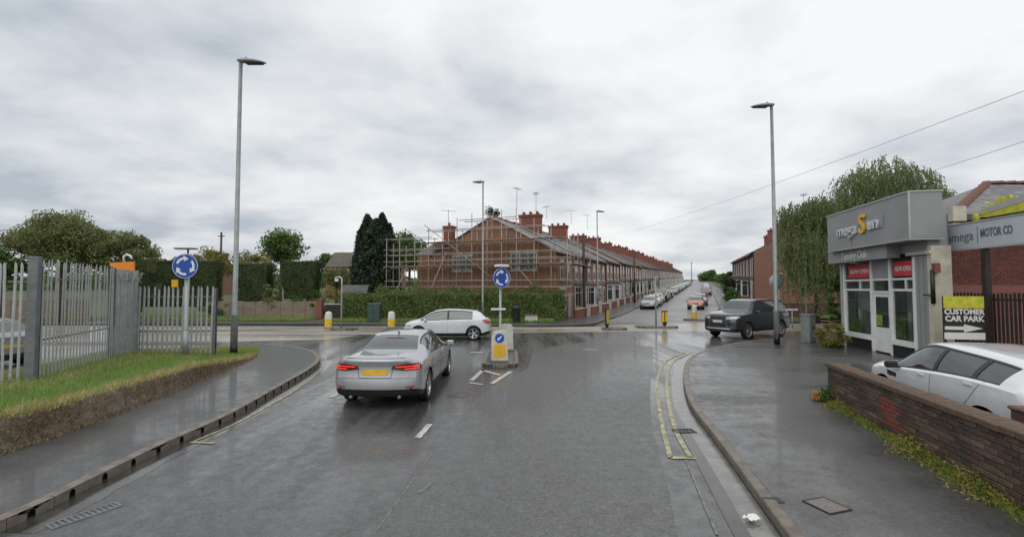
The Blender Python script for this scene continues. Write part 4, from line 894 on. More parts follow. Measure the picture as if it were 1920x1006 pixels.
# ================================================================== PALISADE FENCE
def pale_mesh(h, w=.068, t=.012):
    mb = MB(); xs = [-w/2, -w/4, w/4, w/2]; ys = [0, -t, -t, 0]; tops = [h-.09, h-.02, h-.02, h-.09]
    vs = [(x, y, .04) for x, y in zip(xs, ys)]+[(x, y, z) for x, y, z in zip(xs, ys, tops)]+[(0, -t, h)]
    vs2 = [(v[0], v[1]+.004, v[2]) for v in vs]; n = len(vs)
    f = [(0, 1, 5, 4), (1, 2, 6, 5), (2, 3, 7, 6), (5, 6, 8)]; fs = f+[tuple(reversed([i+n for i in q])) for q in f]+[(0, 4, 4+n, n), (3, n+3, n+7, 7), (4, 5, 5+n, 4+n), (6, 7, 7+n, 6+n), (5, 8, 8+n, 5+n), (8, 6, 6+n, 8+n)]
    mb.add(vs+vs2, fs); return mb
def fence_run(root, a, b, z, h, step, postw=.10, posts=(0, 1), rails=(.35, .86), m='galv', zf=None):
    a = Vector(a); b = Vector(b); d = b-a; L = d.length; ang = math.atan2(d.y, d.x); o0 = None; n = int(L/step)
    for k in range(n):
        p = a+d*((k+.5)/n)
        if o0 is None: o = o0 = pale_mesh(h).build('pale', M[m], root); recalc(o)
        else: o = o0.copy(); S.collection.objects.link(o)
        o.location = (p.x, p.y, z+random.uniform(-.012, .012)); o.rotation_euler = (random.gauss(0, .006), random.gauss(0, .008), ang)
    for r_ in rails:
        mb = MB(); mb.box(0, .006, -.022, L, .012, .022); mb.box(0, .012, .016, L, .045, .022); mb.build('rail', M['galv_dark' if m == 'galv' else m], root, (a.x, a.y, z+h*r_-.05), ang)
    for f in posts:
        p = a+d*f; mb = MB(); w = postw/2; mb.box(-w, .02, -.2, w, .03, h-.08); mb.box(-w, .02+postw, -.2, w, .03+postw, h-.08); mb.box(-.005, .03, -.2, .005, .02+postw, h-.08)
        mb.build('post', M['galv_dark' if m == 'galv' else m], root, (p.x, p.y, z), ang)
PA, PB, PC0, PC1 = (-10.75, 10.55), (-12.2, 14.45), (-12.45, 15.6), (-9.95, 15.7)
fr_ = thing('palisade_fence', 'taller galvanised palisade fence on the bank, from the left edge to the solid steel panel', 'fence', (0, 0, 0))
fence_run(fr_, (-19, 10.4), PA, .36, 2.72, .17, .12); fence_run(fr_, PA, PB, .38, 2.78, .155, .12, posts=(1,))
mb = MB(); w = .09; mb.box(-w, -w, -.2, w, w, 2.86, bev=.01); mb.build('corner_post', M['galv_dark'], fr_, (PA[0]+.02, PA[1], .35), .4)
mb = MB(); dv = Vector((PC0[0]-PB[0], PC0[1]-PB[1])); ln = dv.length
for k in range(6): mb.box(.02+k*(ln-.04)/6, -.03-(k % 2)*.012, 0, .02+(k+1)*(ln-.04)/6-.003, .0-(k % 2)*.012, 2.7)
mb.build('end_panel', M['galv'], fr_, (PB[0], PB[1], .38), math.atan2(dv.y, dv.x))
mb = MB(); pts = []
for k in range(90): a = k*.75; pts.append((PB[0]+dv.x*k/90+math.cos(a)*.13, PB[1]+dv.y*k/90+math.sin(a)*.13, 2.86+.16*math.sin(a*1.3)+random.uniform(-.03, .03)))
mb.tube(pts, .006, 5, cap=False); pts = [(p[0]+random.uniform(-.08, .08), p[1], p[2]+random.uniform(-.08, .08)) for p in pts]; mb.tube(pts, .005, 5, cap=False)
stuff(mb.build('barbed_wire', M['galv'], fr_))
fr2 = thing('palisade_fence', 'lower galvanised palisade fence running across behind the blue roundabout sign', 'fence', (0, 0, 0))
fence_run(fr2, PC0, PC1, .33, 2.25, .152, .10); 
ob = thing('orange_sign', 'orange angled sign board above the steel end panel of the fence', 'sign', at(232, 510, 15.9)); mb = MB()
mb.prism([(-.45, .32), (.36, .36), (.36, -.62), (.17, -.62), (.14, -.05), (-.45, .22)], -.03, .03, mtx=Matrix.Rotation(R(90), 4, 'X')); mb.build('board', M['orange'], ob)
mb = MB(); mb.tube([(.0, 0, .35), (-.02, 0, .52), (.08, 0, .60), (.2, 0, .56), (.26, 0, .46)], .035, 8); mb.build('lamp_hook', M['sign_white'], ob)
mb = MB(); mb.tube([(.26, 0, -.6), (.26, 0, -2.9)], .035, 8); mb.build('pole', M['galv_dark'], ob)
for (px, py, w, h, mm, lb, nm) in ((328, 531, .22, .24, 'amber', 'small amber square plate fixed on the pales of the lower palisade fence', 'warning_plate'), (298, 537, .16, .16, 'cab_green', 'small green round plate fixed on the lower palisade fence', 'warning_plate')):
    p = at(px, py, 15.58); mb = MB(); mb.box(-w/2, -.01, -h/2, w/2, .0, h/2, bev=.003); tag(mb.build(nm, M[mm], None, p), lb, 'plate')
# ================================================================== STREET FURNITURE
def arrow_pts(r0, r1, a0, a1, head):
    n = 10; o = [(r1*math.cos(a0+(a1-a0)*k/n), r1*math.sin(a0+(a1-a0)*k/n)) for k in range(n+1)]; i = [(r0*math.cos(a0+(a1-a0)*k/n), r0*math.sin(a0+(a1-a0)*k/n)) for k in range(n+1)]
    rm = (r0+r1)/2; w = (r1-r0)*1.35; hd_ = [((rm+w)*math.cos(a1), (rm+w)*math.sin(a1)), (rm*math.cos(a1+head), rm*math.sin(a1+head)), ((rm-w)*math.cos(a1), (rm-w)*math.sin(a1))]
    return o, i, hd_
def roundabout_sign(label, loc, hz, dia, rz, pole_r, low_r, lowh, top='tee', extra=False):
    r_ = thing('roundabout_sign', label, 'road sign', loc, rz); R0 = dia/2; rot = Matrix.Translation((0, -pole_r-.04, hz)) @ Matrix.Rotation(R(90), 4, 'X')
    mb = MB(); mb.lathe([(0, .0), (R0, .0), (R0, .022), (R0*.985, .026), (0, .026)], 40, 0, rot, False); d = recalc(mb.build('sign_plate', M['blue'], r_))
    mb = MB(); mb.lathe([(R0*.95, .0265), (R0*.95, .030), (R0*.985, .030), (R0*.985, .0265)], 40, 0, rot); mb.build('sign_border', M['sign_white'], d)
    for k in range(3):
        o, i, h = arrow_pts(R0*.56, R0*.74, R(100-120*k+60), R(100-120*k-0), -R(34)); n = len(o); mb = MB(); z = .030
        vs = [(p[0], p[1], z) for p in o]+[(p[0], p[1], z) for p in i]; mb.add(vs, [(q, q+1, n+q+1, n+q) for q in range(n-1)], 0, False, rot); mb.add([(p[0], p[1], z) for p in h], [(0, 1, 2)], 0, False, rot); mb.build('arrow', M['sign_white'], d)
    mb = MB(); mb.tube([(0, 0, -.1), (0, 0, lowh)], low_r, 14); mb.tube([(0, 0, lowh), (0, 0, lowh+.03), (0, 0, lowh+.06), (0, 0, hz+R0*.8)], [low_r, low_r*.9, pole_r, pole_r], 14); mb.build('pole', M['grey_paint'], r_)
    mb = MB()
    if top == 'tee': mb.tube([(0, 0, hz+R0*.8), (0, 0, hz+R0+.16)], .03, 8); mb.box(-.36, -.16, hz+R0+.15, .24, .1, hz+R0+.20, bev=.01)
    else: mb.tube([(0, 0, hz+R0*.8), (0, 0, hz+R0+.06)], .03, 8); mb.box(-.22, -.22, hz+R0+.03, .26, .1, hz+R0+.12, bev=.02)
    mb.build('sign_light', M['galv_dark'] if top == 'tee' else M['sign_white'], r_)
    mb = MB(); mb.box(-R0*.5, -pole_r-.04, hz-.16, R0*.5, -pole_r-.02, hz-.12); mb.box(-R0*.5, -pole_r-.04, hz+.12, R0*.5, -pole_r-.02, hz+.16); mb.build('bracket', M['galv_dark'], r_)
    return r_
b_ = G(347, 664, .36); roundabout_sign('blue roundabout sign on a grey post standing on the left grass bank', b_, at(350, 499, b_.y).z-b_.z, .80, R(4), .07, .095, .78)
b_ = Vector((G(938, 659, .12).x, 17.7, .12)); roundabout_sign('blue roundabout sign on the kerbed island in the centre of the road', b_, at(937, 521, 17.7).z-.12, .76, R(34), .045, .06, .3, top='box')
mb = MB(); mb.box(-.33, -.02, -.035, .22, .02, .035); o = mb.build('street_plate', M['sign_white'], None, at(937, 579, 17.6)); tag(o, 'thin white plate seen edge on across the central sign post', 'plate')
def lamp_column(label, base, H, side, r0=.115, r1=.062, head_l=.92, rz=0, group='street lamp columns', lean=0):
    r_ = thing('street_lamp', label, 'street lamp', base, rz, group); mb = MB()
    mb.tube([(0, 0, -.2), (0, 0, 1.38), (0, 0, 1.42), (0, 0, 1.50), (0, 0, H)], [r0, r0, r0*1.12, r0*.74, r1], 20); mb.build('column', M['lamp_grey'], r_)
    mb = MB(); mb.tube([(0, 0, 0), (0, 0, .46)], r0*1.03, 20); mb.build('base_band', M['black'], r_)
    mb = MB(); mb.box(-.04, -r0-.004, .45, .04, -r0*.9, 1.1, bev=.004); mb.build('access_door', M['galv_dark'], r_)
    hb = MB(); L = head_l; s = side; prof = [(-.10, .10, .07), (.05, .13, .10), (.25, .17, .115), (.55, .17, .10), (.8, .13, .065), (.98, .05, .02)]; vs = []; fs = []; n = 12
    for (x, w, h) in prof:
        for k in range(n):
            a = 2*math.pi*k/n; zz = math.sin(a)*h; zz = zz*.45 if zz < 0 else zz; vs.append((x*L*s, math.cos(a)*w, H+.06+zz-x*.07))
    for i in range(len(prof)-1):
        for k in range(n): fs.append((i*n+k, i*n+(k+1) % n, (i+1)*n+(k+1) % n, (i+1)*n+k))
    fs += [tuple(range(n)), tuple((len(prof)-1)*n+k for k in range(n))]; hb.add(vs, fs, 0, True); h_ = recalc(hb.build('lantern', M['sign_back'], r_))
    mb = MB(); mb.box(min(.2*L*s, .85*L*s), -.12, H-.035, max(.2*L*s, .85*L*s), .12, H-.012, bev=.008, mtx=Matrix.Rotation(0, 4, 'Y')); mb.build('lens', M['lamp_glass'], h_)
    mb = MB(); mb.tube([(.18*s, 0, H+.14), (.18*s, 0, H+.21)], .035, 10); mb.build('photocell', M['sign_back'], h_); return r_
b_ = G(438, 666, .14); lamp_column('tall grey lamp column with lantern to the right, on the left grass bank corner', b_, at(452, 118, b_.y).z-b_.z, 1)
b_ = G(1457, 645, .12); lamp_column('tall grey lamp column beside the dark off-roader, lantern pointing left', b_, at(1446, 200, b_.y).z-b_.z, -1)
b_ = Vector((at(905, 600, 34.2).x, 34.2, .12)); lamp_column('distant lamp column in front of the scaffolded brick house', b_, at(905, 346, 34.2).z, -1, .09, .05, .85, R(25))
b_ = street(10.5, 2.4); b_ = Vector((at(1121, 590, b_.y).x, b_.y, b_.z+.1)); lamp_column('distant lamp column among the terraced houses up the side street', b_, at(1121, 397, b_.y).z-b_.z, 1, .09, .05, .8)
for (px, base_y, top_y, Y, sd_, lb) in ((640, 618, 519, 28.3, -1, 'grey swan neck lighting post beside the far left traffic island'), (1512, 600, 518, 31.0, -1, 'grey swan neck lighting post behind the grey cabinet on the right'), (605, 0, 0, 0, 0, ''),):
    if not Y: continue
    r_ = thing('swan_neck_post', lb, 'post', (at(px, 600, Y).x, Y, 0), 0, 'swan neck sign lights'); H = at(px, top_y, Y).z; mb = MB(); s = sd_
    mb.tube([(0, 0, 0), (0, 0, H-.35), (0, 0, H-.12), (s*.08, 0, H-.02), (s*.2, 0, H), (s*.36, 0, H-.03), (s*.44, 0, H-.12)], .05, 10); mb.build('tube', M['galv'], r_)
    mb = MB(); mb.box(s*.36-.06, -.06, H-.26, s*.36+.14, .06, H-.12, bev=.02); mb.build('lamp_unit', M['sign_white'], r_)
# --- islands
def island(label_kerb, poly, m=M['pave']):
    isl = struct(slab('traffic_island', poly, -.02, .12, m)); pts = [Vector((p[0], p[1], 0)) for p in poly]; pts.append(pts[0]); st = resample(pts, .30); 
    cx = sum(p[0] for p in poly)/len(poly); cy = sum(p[1] for p in poly)/len(poly); first = None
    for i in range(len(st)-1):
        a, b = st[i], st[i+1]; d = b-a
        if d.length < .1: continue
        n = Vector((cx-a.x, cy-a.y, 0)); left = Vector((-d.y, d.x, 0)); sdn = 1 if left.dot(n) > 0 else -1
        if not first: mb = MB(); mb.box(0, -.012, 0, .292, .11, .128, bev=.012); o = first = mb.build('kerb_stone', M['kerb'], isl)
        else: o = first.copy(); S.collection.objects.link(o); o.parent = isl
        o.scale = (d.length/.3, sdn, 1); o.location = (a.x, a.y, 0); o.rotation_euler.z = math.atan2(d.y, d.x)
    return isl
def rounded(cx, cy, w, l, r, rz, n=5):
    out = []
    for (sx, sy, a0) in ((1, 1, 0), (-1, 1, 90), (-1, -1, 180), (1, -1, 270)):
        for k in range(n+1): a = R(a0+90*k/n); x = sx*(w/2-r)+math.cos(a)*r; y = sy*(l/2-r)+math.sin(a)*r; out.append((cx+x*math.cos(rz)-y*math.sin(rz), cy+x*math.sin(rz)+y*math.cos(rz)))
    return out
island('', rounded(-.38, 16.65, 1.15, 3.6, .3, 0))
island('', rounded(-10.1, 28.4, 1.5, 1.2, .4, 0)); island('', rounded(-6.95, 28.6, 1.2, 1.2, .4, 0))
island('', rounded(6.2, 28.6, 1.5, 1.1, .4, 0)); island('', rounded(9.2, 30.0, 2.6, 1.3, .5, 0)); island('', rounded(14.6, 36.6, 2.4, 1.4, .5, R(-15)))
def bollard(label, loc, rz, kind='keepleft', h=1.0, group=None):
    r_ = thing('traffic_bollard', label, 'bollard', loc, rz, group); mb = MB()
    if kind == 'keepleft':
        mb.prism([(-.27, 0), (.27, 0), (.255, h-.12), (.20, h-.02), (.10, h), (-.10, h), (-.20, h-.02), (-.255, h-.12)], -.13, .13, mtx=Matrix.Rotation(R(90), 4, 'X')); recalc(mb.build('body', M['boll_white'], r_))
        mb = MB(); mb.box(-.29, -.16, -.02, .29, .16, .07, bev=.02); mb.build('base', M['kerb'], r_)
        mb = MB(); mb.box(-.185, -.136, .16, .185, -.131, .56, bev=.001); y = mb.build('reflective_panel', M['amber'], r_)
        mb = MB(); mb.box(-.12, -.139, .25, .12, -.1365, .47); mb.build('panel_patch', M['boll_yellow'], y)
        rot = Matrix.Translation((0, -.131, .77)) @ Matrix.Rotation(R(90), 4, 'X'); mb = MB(); mb.lathe([(0, .008), (.15, .008), (.15, 0)], 28, 0, rot, False); d = mb.build('direction_disc', M['blue'], r_)
        mb = MB(); rr = Matrix.Translation((0, -.1405, .77)) @ Matrix.Rotation(R(90), 4, 'X') @ Matrix.Rotation(R(225), 4, 'Z')
        mb.add([(-.09, -.02, 0), (.02, -.02, 0), (.02, -.055, 0), (.10, 0, 0), (.02, .055, 0), (.02, .02, 0), (-.09, .02, 0)], [(0, 1, 5, 6), (2, 3, 4)], 0, False, rr); mb.build('arrow', M['sign_white'], d)
    elif kind == 'plain':
        mb.lathe([(.22, 0), (.22, .5), (.21, h-.18), (.16, h-.04), (0, h)], 16, mtx=Matrix.Scale(.7, 4, (0, 1, 0))); mb.build('body', M['boll_white'], r_)
        mb = MB(); mb.lathe([(.224, .08), (.224, .52)], 16, mtx=Matrix.Scale(.7, 4, (0, 1, 0))); mb.build('yellow_wrap', M['boll_yellow'], r_); mb = MB(); mb.box(-.24, -.16, -.02, .24, .16, .06, bev=.02); mb.build('base', M['kerb_dark'], r_)
    else:
        mb.prism([(-.05, 0), (.05, 0), (.16, .22), (.17, h-.05), (-.17, h-.05), (-.16, .22)], -.06, .06, mtx=Matrix.Rotation(R(90), 4, 'X')); recalc(mb.build('core', M['black'], r_))
        for s in (-1, 1): mb = MB(); mb.box(min(s*.03, s*.175), -.068, .24, max(s*.03, s*.175), -.0605, h-.08); mb.build('yellow_panel', M['boll_yellow'], r_)
        mb = MB(); mb.box(-.19, -.08, h-.05, .19, .08, h, bev=.015); mb.build('cap', M['black'], r_)
    return r_
bollard('white keep-left bollard with amber panel at the front of the central island', (-.40, 15.3, .128), 0)
bollard('white bollard behind the roundabout sign post on the central island', (-.22, 18.05, .128), R(180), h=1.0)
bollard('white bollard with yellow lower half, leftmost on the far traffic islands', (at(616, 600, 28.3).x, 28.3, .12), 0, 'plain')
bollard('white bollard with yellow lower half, left of the white hatchback', (at(734, 600, 28.5).x, 28.5, .12), 0, 'plain')
bollard('yellow and black flat bollard left of the thin sign post at the side street mouth', (at(1138, 600, 28.6).x, 28.6, .12), R(55), 'flat', 1.15)
bollard('yellow bollard with black centre at the mouth of the side street', (at(1246, 600, 30).x, 30, .12), 0, 'flat', .95)
bollard('cream and white bollard on the island at the right of the side street mouth', (14.1, 36.4, .12), R(30), 'plain', 1.15)
sp_ = thing('sign_post', 'thin grey post with a sign seen edge on at the side street mouth', 'sign', (at(1230, 600, 30.2).x, 30.2, .1)); mb = MB(); mb.tube([(0, 0, 0), (0, 0, 3.1)], .045, 10); mb.build('pole', M['grey_paint'], sp_)
mb = MB(); mb.lathe([(0, 0), (.32, 0), (.32, .02), (0, .02)], 24, mtx=Matrix.Translation((.05, .02, 2.9)) @ Matrix.Rotation(R(90), 4, 'Y')); mb.build('sign_plate', M['sign_back'], sp_)
sb = thing('sign_post', 'grey back of a round road sign behind the right lamp column', 'sign', (at(1462, 600, 30.5).x, 30.5, 0)); mb = MB(); mb.tube([(0, 0, 0), (0, 0, 3.4)], .045, 10); mb.build('pole', M['grey_paint'], sb)
z_ = at(1462, 528, 30.4).z; mb = MB(); mb.lathe([(0, 0), (.48, 0), (.48, .03), (0, .03)], 30, mtx=Matrix.Translation((-.2, -.06, z_)) @ Matrix.Rotation(R(90), 4, 'X')); mb.build('sign_plate', M['sign_back'], sb)
mb = MB(); mb.box(-.25, -.12, z_+.5, .25, .12, z_+.58, bev=.02); mb.build('sign_light', M['sign_white'], sb)
wp_ = thing('white_bar_sign', 'white horizontal plate on a thin post to the right of the dark off-roader', 'sign', (at(1483, 600, 29.5).x, 29.5, 0)); mb = MB(); mb.box(-.35, -.02, -.05, .45, .02, .05); mb.build('plate', M['sign_white'], wp_, (0, 0, at(1483, 580, 29.5).z)); mb = MB(); mb.tube([(.1, .03, 0), (.1, .03, 1.2)], .03, 8); mb.build('pole', M['galv'], wp_)
def cabinet(label, loc, w, d, h, m, rz=0, m2=None):
    r_ = thing('utility_cabinet', label, 'cabinet', loc, rz); mb = MB(); mb.box(-w/2, -d/2, .0, w/2, d/2, h, bev=.012); mb.build('body', m, r_); mb = MB(); mb.box(-w/2-.03, -d/2-.03, h+.001, w/2+.03, d/2+.03, h+.05, bev=.01); mb.build('lid', M['galv_dark'] if not m2 else m, r_)
    for s in (-1, 1):
        mb = MB(); a, b = (-w/2+.03, -.008) if s < 0 else (.008, w/2-.03); mb.box(a, -d/2-.014, .06, b, -d/2-.001, h-.04, bev=.003); dd = mb.build('door', m, r_)
        mb = MB(); mb.box(s*.03-.012, -d/2-.03, h*.5, s*.03+.012, -d/2-.0145, h*.5+.10); mb.build('handle', M['black'], dd)
    if m2: mb = MB(); mb.box(w/2+.001, -d/2+.02, .03, w/2+.012, d/2-.02, h-.03); mb.build('side_panel', m2, r_)
    return r_
cabinet('dark green telecom cabinet on the grass verge in front of the hedge', (at(702, 600, 33.6).x, 33.6, .13), .85, .45, 1.25, M['cab_green'])
b_ = G(1516, 641, .12); cabinet('tall grey utility cabinet on the right pavement near the shop', b_, .46, .40, 1.18, M['cab_grey'], R(28), M['cab_dark'])
lb_ = thing('litter_bin', 'black litter bin in front of the hedge near its right end', 'bin', (at(968, 600, 33.2).x, 33.2, .13)); mb = MB(); mb.lathe([(.26, 0), (.30, .9), (.32, .95), (.28, 1.12), (0, 1.2)], 16); mb.build('body', M['black'], lb_); mb = MB(); mb.box(-.16, -.34, .78, .16, -.28, .92); mb.build('opening', M['hole'], lb_)
st2 = thing('stone_trough', 'low grey stone block by the black litter bin', 'stone block', (at(996, 600, 33.4).x, 33.4, .13)); mb = MB(); mb.box(-.45, -.2, 0, .45, .2, .42, bev=.03); mb.build('block', M['stone'], st2); mb = MB(); mb.box(-.48, -.23, .421, .48, .23, .48, bev=.015); mb.build('coping', M['kerb'], st2)
for (px, y0, Y, top, lb) in ((1095, 590, 39.5, 442, 'dark wooden telegraph pole in front of the first terraced houses'), (412, 560, 52, 435, 'thin wooden telegraph pole behind the clipped hedges on the left'), (1297, 530, 190, 491, 'distant telegraph pole near the top of the side street'), (1190, 560, 62, 470, 'dark telegraph pole halfway up the left row of houses')):
    p = at(px, y0, Y); g_ = hxy(p.x, Y); r_ = thing('telegraph_pole', lb, 'pole', (p.x, Y, g_), 0, 'telegraph poles'); mb = MB(); H = at(px, top, Y).z-g_; mb.tube([(0, 0, -.2), (0, 0, H)], [.15, .10], 10); mb.build('pole', M['wood'], r_)
    mb = MB(); mb.box(-.35, -.05, H-.5, .35, .05, H-.4); mb.build('crossarm', M['wood'], r_)
for (a, b, sag, lb) in ((at(1935, 165, 16), at(1190, 432, 62), 1.0, 'long overhead cable from the top right corner to the terraced houses'), (at(1935, 260, 16), at(1660, 345, 40), .3, 'short overhead cable running into the willow from the right')):
    mb = MB(); mb.tube([a.lerp(b, k/30)-Vector((0, 0, sag*4*(k/30)*(1-k/30)*.25)) for k in range(31)], .010, 5); tag(mb.build('overhead_cable', M['galv_dark']), lb, 'cable')
# ================================================================== FOREGROUND BRICK WALL
W0 = Vector((6.72, 10.05)); W1 = Vector((5.02, 3.6)); wd = (W1-W0).normalized(); wlen = (W1-W0).length; wang = math.atan2(wd.y, wd.x)
bw = thing('brick_wall', 'low dark brick garden wall with coping along the right pavement', 'wall', (W0.x, W0.y, .118), wang)   ; bw.rotation_euler.y = -.012; bw.location.z = .118-.075
TH = .23; HW = .79
def wh(x): return 0
mb = MB(); mb.box(.012, -.012+.0, -.08, wlen, TH-.0, HW, 0); mb.v = [(x, y+.024 if y < 0 else y, z) for x, y, z in mb.v]; mb.build('mortar_core', mat('old_mortar', (.28, .235, .18), .9, 0, .35, 5, .3, 50), bw)
BM_ = [mat('brick_face_%s' % n, c, .7, 0, .35, 7, .5, 45, col2=c2) for n, c, c2 in (('plum', (.062, .036, .026), (.125, .07, .05)), ('brown', (.085, .06, .04), (.16, .115, .078)), ('dark', (.038, .029, .023), (.08, .058, .043)), ('red', (.16, .042, .028), (.27, .075, .045)), ('buff', (.13, .105, .07), (.21, .17, .115)))]
bms = []
for m in BM_:
    mb = MB(); mb.box(.005, -.012, .005, .210, .095, .066, bev=.006); o = mb.build('brick', m); bms.append(o.data); bpy.data.objects.remove(o)
hb_ = []
rows = 11
ncount = 0
for r_ in range(rows):
    x = -.0 if r_ % 2 == 0 else -.1075
    while x < wlen-.05:
        xx = max(x, 0.0); w = min(x+.215, wlen)-xx
        px_ = nz(xx*1.7, r_*.3)+random.gauss(0, .5); near_patch = abs(xx-2.45) < .30 and r_ < 9
        k = 3 if (near_patch and random.random() < .75) else (2 if px_ < -.5 else 0 if px_ < .25 else 1 if px_ < 1.1 else 4)
        if r_ >= 8 and k == 4: k = 0
        o = bpy.data.objects.new('brick', bms[k]); S.collection.objects.link(o); o.parent = bw
        o.location = (xx, random.uniform(-.010, .003), r_*.072+random.uniform(-.002, .002)); o.scale = (w/.215, 1, 1); o.rotation_euler = (random.gauss(0, .008), random.gauss(0, .004), random.gauss(0, .006)); ncount += 1
        x += .215
for r_ in range(rows):   # the visible far end of the wall
    o = bpy.data.objects.new('brick', bms[0 if r_ % 3 else 2]); S.collection.objects.link(o); o.parent = bw; o.location = (0.0, .23-.001, r_*.072); o.rotation_euler.z = R(-90); o.scale = (.58 if r_ % 2 else .55, .9, 1)
cop = mat('coping_brick', (.07, .042, .03), .75, 0, .35, 6, .5, 40, col2=(.15, .095, .06)); x = -.03; cm = None
while x < wlen:
    L0 = .24; mb = None
    if not cm: mb = MB(); mb.box(.004, -.05, 0, .232, TH+.05, .085, bev=.012); cm = mb.build('coping_stone', cop, bw); o = cm
    else: o = cm.copy(); S.collection.objects.link(o)
    o.location = (x, random.uniform(-.005, .005), HW+.003+random.uniform(-.003, .003)); o.rotation_euler = (random.gauss(0, .01), random.gauss(0, .006), random.gauss(0, .008)); x += .236
for k in (0, 1): 
    mb = MB(); mb.box(.0, -.035, 0, wlen, -.013, .02)
# gate pier at the right edge behind the wall
gp_ = thing('brick_pier', 'short brick pier with a worn top inside the wall at the right edge', 'pier', (6.40, 5.75, .118), wang); mb = MB(); mb.box(-.2, -.17, 0, .2, .17, .86); mb.build('brickwork', M['brick_dark'], gp_); mb = MB(); mb.box(-.23, -.2, .861, .23, .2, .91, bev=.02); mb.build('cap', cop, gp_)
# weeds at the wall foot
def wl(x, y=0, z=0): c, s = math.cos(wang), math.sin(wang); return (W0.x+x*c-y*s, W0.y+x*s+y*c, .118+z)
for nm, cat, lb, mt, n, x0, x1, wdt, hgt, sz in (('weeds', 'weeds', 'yellow green weeds growing along the foot of the brick wall', 'weed', 11000, .5, 6.6, .11, .13, .03), ('dead_leaves', 'leaves', 'dry orange brown leaf litter along the foot of the brick wall', 'dry', 4200, -.1, 6.6, .13, .03, .024)):
    P = []
    for _ in range(n):
        x = random.uniform(x0, x1); cl = .35+.65*max(0, nz(x*1.5, 3)+.45+(.4 if x > 3 else 0)); w_ = wdt*cl; P.append(wl(x, -.02-abs(random.gauss(0, w_))*.9, abs(random.gauss(0, hgt*cl*.5))))
    stuff(link(nm, leaves_mesh(nm, np.array(P), sz, L_[mt], aspect=1.6)), lb, cat)
bp_ = [wl(random.uniform(.3, 6.6), -.02-abs(random.gauss(0, .07)), 0) for _ in range(7000)]; bp_ = [p for p in bp_ if nz(p[0]*4, p[1]*2.3)+random.gauss(0, .3) > -.1]
stuff(link('grass', blades('grass', bp_, .09, .005, L_['grass'], .6)), 'grass tufts growing from the joint between pavement and brick wall', 'grass')
def bush(name, label, c, rad, n, leaf, sz, group=None, cat='bush'):
    r_ = thing(name, label, cat, (c[0], c[1], c[2]), 0, group); P, cc = clumps((0, 0, rad[2]*.75), rad, 22, n//22, min(rad)*.42, bottom=-.8); link('foliage', leaves_mesh('foliage', P, sz, L_[leaf]), r_)
    mb = MB()
    for q in cc[:7]: q = Vector(q); mb.tube([(0, 0, 0), q*.5, q], [.02*rad[0]+.008, .012*rad[0]+.005, .004], 5)
    mb.build('stems', M['bark'], r_); return r_
bush('weed_plant', 'orange rusty dying plant at the far end of the brick wall', wl(.05, -.20), (.17, .15, .13), 900, 'rust', .04, cat='plant')
bush('weed_plant', 'bright green leafy weed against the far end of the brick wall', wl(.28, -.12), (.13, .12, .22), 900, 'green', .05, cat='plant')
# ================================================================== TERRACED HOUSES
def window(parent, x, z, w, h, y=0, mtx=None, bars=1, m='frame', sill=True, lintel=True, top=.35, gm='glass', name='window'):
    # window standing on a wall whose outer face is local y = 0, looking towards -y
    T = mtx or Matrix.Identity(4); b = .055; mb = MB()
    mb.box(x, y-.03, z, x+w, y-.002, z+b, 0, T); mb.box(x, y-.03, z+h-b, x+w, y-.002, z+h, 0, T); mb.box(x, y-.03, z+b, x+b, y-.002, z+h-b, 0, T); mb.box(x+w-b, y-.03, z+b, x+w, y-.002, z+h-b, 0, T)
    for k in range(bars): c = x+w*(k+1)/(bars+1); mb.box(c-.02, y-.028, z+b, c+.02, y-.003, z+h-b, 0, T)
    if top: mb.box(x+b, y-.026, z+h*(1-top)-.02, x+w-b, y-.004, z+h*(1-top)+.02, 0, T)
    f = mb.build(name, M[m], parent); mb = MB(); mb.add([(x+b, y-.012, z+b), (x+w-b, y-.012, z+b), (x+w-b, y-.012, z+h-b), (x+b, y-.012, z+h-b)], [(0, 1, 2, 3)], 0, False, T); mb.build('pane', M[gm], f)
    if sill: mb = MB(); mb.box(x-.08, y-.10, z-.12, x+w+.08, y-.001, z-.002, 0, T); mb.build('sill', M['stone'], f)
    if lintel: mb = MB(); mb.box(x-.10, y-.025, z+h+.002, x+w+.10, y-.001, z+h+.22, 0, T); mb.build('lintel', M['stone'], f)
    return f
def gable_prism(x0, x1, prof, mi=0):
    mb = MB(); n = len(prof); mb.add([(x0, y, z) for y, z in prof]+[(x1, y, z) for y, z in prof], [tuple(range(n)), tuple(range(2*n-1, n-1, -1))]+[(i, i+n, (i+1) % n+n, (i+1) % n) for i in range(n)]); return mb
def roof_slabs(x0, x1, D, ez, rz, over=.28, th=.12):
    mb = MB(); s = (rz-ez)/(D/2)
    for (ya, yb, za, zb_) in ((-over, D/2, ez-over*s, rz), (D+over, D/2, ez-over*s, rz)):
        vs = [(x0, ya, za), (x1, ya, za), (x1, yb, zb_), (x0, yb, zb_)]; vs += [(v[0], v[1], v[2]+th) for v in vs]; mb.add(vs, [(0, 3, 2, 1), (4, 5, 6, 7), (0, 1, 5, 4), (1, 2, 6, 5), (3, 0, 4, 7), (2, 3, 7, 6)])
    return mb
HW_, HD, EZ, RZ = 5.0, 11.6, 5.5, 8.55
